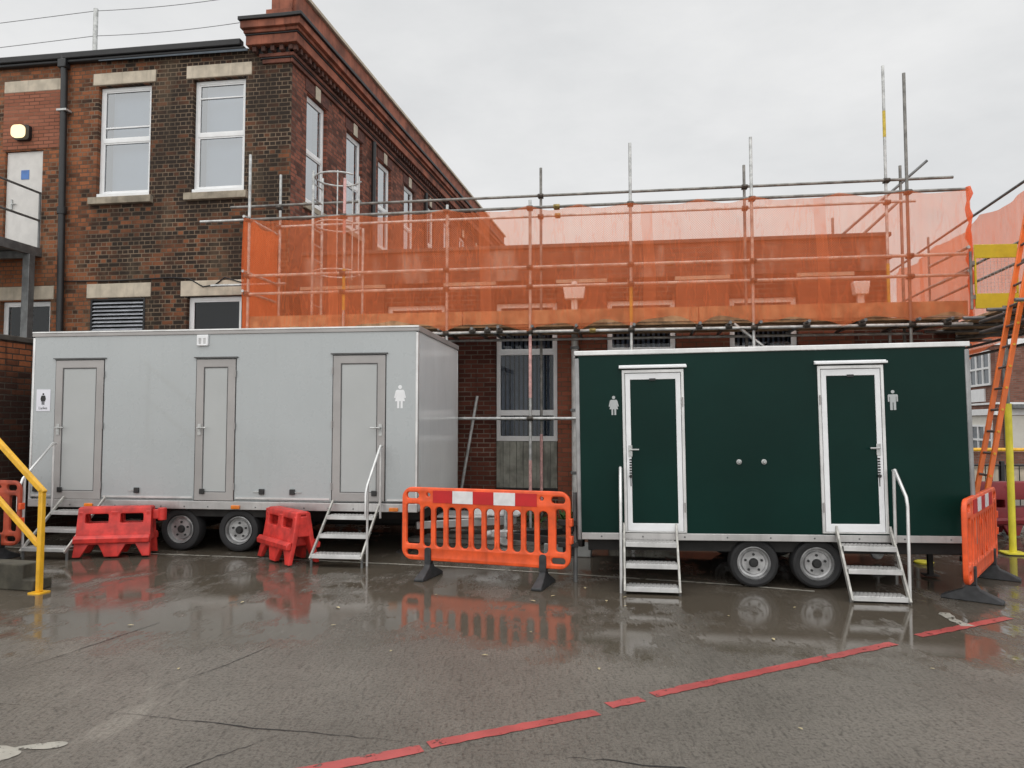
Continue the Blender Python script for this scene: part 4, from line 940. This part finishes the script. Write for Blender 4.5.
# ------------------------------------------------------------------ background beyond the gap at the right
BF = Frame(19.0, 29.0, 2)
FB = thing('distant_building', 'distant red brick building with white bands and white multi-pane windows', 'building', BF, (5, 3, 0))
part(FB, 'wall', MB().box(.0, 22, .004, .3, -.5, 5.7), M_far)
side = Matrix.Translation((22*math.cos(R(80)), 22*math.sin(R(80)), 0)) @ Matrix.Rotation(R(-100), 4, 'Z')
part(FB, 'wall', MB().box(.0, 22, 0, .3, -.5, 5.7), M_far, M=side)
for z0, z1 in ((4.75, 5.0), (2.0, 2.25), (2.42, 2.5), (5.4, 5.75)):
    part(FB, 'white_band', MB().box(-.02, 22, -.09, -.003, z0, z1), M_upvc, .01)
    part(FB, 'white_band', MB().box(0, 22.06, -.09, -.006, z0+.001, z1-.001), M_upvc, .01, M=side)
for x in (1.2, 3.2, 5.2, 7.2, 9.2):
    for z0, z1, Mx in ((.40, 1.62, None), (3.2, 4.6, None)):
        if z0 > 0 and x < 3: continue
        f = part(FB, 'window', MB().plate(rect(x-.75, x+.75, z0, z1), [rect(x-.65, x-.05, z0+.1, z1-.45), rect(x+.05, x+.65, z0+.1, z1-.45), rect(x-.65, x-.05, z1-.37, z1-.1), rect(x+.05, x+.65, z1-.37, z1-.1)], -.11, -.054), M_upvc)
        part(f, 'pane', MB().box(x-.7, x+.7, -.08, -.056, z0+.05, z1-.05), mat('far_pane', (.12, .14, .16), .15))
for u in (18.9, 15.3, 11.7):
    for z0, z1 in ((3.2, 4.6), (.4, 1.62)):
        ph = (z1-z0-.08)/2
        hs = [rect(u+.08+.66*i, u+.66+.66*i, z0+.08+ph*j, z0+ph+ph*j) for i in range(4) for j in range(2)]
        f = part(FB, 'window', MB().plate(rect(u, u+2.72, z0, z1), hs, -.08, -.008), M_upvc, M=side)
        part(f, 'pane', MB().box(u+.03, u+2.69, -.03, -.01, z0+.03, z1-.03), MATS['far_pane'])
part(FB, 'downpipe', MB().tube([(.25, -.12, 5.7), (.25, -.12, 0)], .07, 8), M_gaunt)
nb2 = part(FB, 'notice_board', MB().box(19.2, 21.0, -.07, -.007, 2.56, 3.08), M_white, M=side)
part(nb2, 'notice_strip', MB().box(19.22, 19.6, -.08, -.071, 2.85, 3.04), M_gate)
part(FB, 'fascia', MB().box(.3, 22, -.5, -.1, 2.26, 2.41), M_gaunt)
part(FB, 'shop_front', MB().box(.3, 22, -.05, .003, -.3, 1.98), mat('cream_render', (.62, .60, .54), .7, var=.08, scale=1.5))
part(FB, 'shop_front', MB().box(.3, 21.7, -.006, .003, -.3, 1.98), MATS['cream_render'], M=side)
LW2 = thing('boundary_wall', 'low brick boundary wall with a yellow rail far behind the ladder', 'wall', Frame(15.0, 25.0, 2), (0, 0, 0))
part(LW2, 'wall_body', MB().box(-4, 14, 0, .3, 0, .72), M_far)
part(LW2, 'yellow_rail', MB().tube([(-4, -.1, .8), (14, -.1, .8)], .06, 8), M_yel)
t = thing('mesh_fence', 'black mesh site fence standing behind the dark red barriers', 'fence', Frame(8.2, 12.6, 4), (0, 0, 0))
fm = MB()
for k in range(32): fm.box(-1.6+k*.11-.006, -1.6+k*.11+.006, -.006, .006, .08, .98)
part(t, 'bar_panel', fm, M_latch)
for z in (.1, .55, .98): part(t, 'rail', MB().tube([(-1.65, 0, z), (1.9, 0, z)], .018, 8), M_latch)
for x in (-1.65, .1, 1.9): part(t, 'post', MB().box(x-.03, x+.03, -.03, .03, 0, 1.05), M_latch)
t = thing('street_pavement_wall', 'low pale rendered wall behind the mesh fence', 'wall', Frame(11, 19, 3), (0, 0, 0))
part(t, 'wall_body', MB().box(-5, 14, 0, .3, 0, .55), M_stone)
part(t, 'coping', MB().box(-5, 14, -.04, .34, .552, .62), M_sill)

# ------------------------------------------------------------------ sky and light
SUN_EL, SUN_AZ = 48., 200.      # high behind the viewer, through cloud
w = bpy.data.worlds.new('World'); sc.world = w; w.use_nodes = True
nt = w.node_tree; nt.nodes.clear()
class WT(NT):
    def __init__(s): s.t = nt
wt = WT()
sky = wt.n('TexSky', {'sky_type': 'NISHITA', 'sun_disc': False, 'sun_elevation': R(SUN_EL), 'sun_rotation': R(SUN_AZ), 'air_density': 1.0, 'dust_density': 4.0})
dirv = wt.n('TexCoord').outputs['Generated']
sp = wt.n('SeparateXYZ', Vector=dirv)
up = sp.outputs[2]
cl = wt.noise(wt.scale(dirv, (1, 1, 2.4)), 2.6, 6, .58)
# an overcast deck: even and pale low down, brighter overhead and where the sun stands behind the cloud
lift = wt.math('MULTIPLY', wt.step(up, .50, .98), 1.25)
back = wt.math('MULTIPLY', wt.step(wt.math('MULTIPLY', sp.outputs[1], -1.), -.15, .9), .55)
tone = wt.math('ADD', wt.math('ADD', 8.25, wt.math('MULTIPLY', wt.math('SUBTRACT', cl, .5), 4.2)), wt.math('MULTIPLY', wt.math('ADD', lift, back), 7.4))
cloud = wt.mix(cl, (.965, .985, 1.0), (1.0, .99, .975))
deck = wt.mix(1., cloud, wt.n('CombineColor', Red=tone, Green=tone, Blue=tone).outputs[0], 'MULTIPLY')
skyc = wt.mix(.06, deck, sky.outputs[0])
bg = wt.n('Background', Color=skyc, Strength=.1)
wo = nt.nodes.new('ShaderNodeOutputWorld'); nt.links.new(bg.outputs[0], wo.inputs[0])
sun = bpy.data.lights.new('sun', 'SUN'); sun.energy = .8; sun.angle = R(120); sun.color = (1., .97, .93)
so = bpy.data.objects.new('sun', sun); col.objects.link(so); so.location = (-4, -10, 20)
az = R(SUN_AZ)
so.rotation_euler = Vector((-math.sin(az)*math.cos(R(SUN_EL)), -math.cos(az)*math.cos(R(SUN_EL)), -math.sin(R(SUN_EL)))).to_track_quat('-Z', 'Y').to_euler()

cam = bpy.data.cameras.new('camera'); co = bpy.data.objects.new('camera', cam); col.objects.link(co)
cam.sensor_width = 36; cam.lens = 740/1024*36; cam.clip_end = 2000; cam.clip_start = .05
co.location = (0, 0, 1.7); co.rotation_euler = (R(93), 0, 0); sc.camera = co
vs = sc.view_settings; vs.view_transform = 'Standard'; vs.look = 'None'; vs.exposure = 0.; vs.gamma = 1.; vs.use_curve_mapping = False
sc.cycles.transparent_max_bounces = 24; sc.cycles.max_bounces = 8
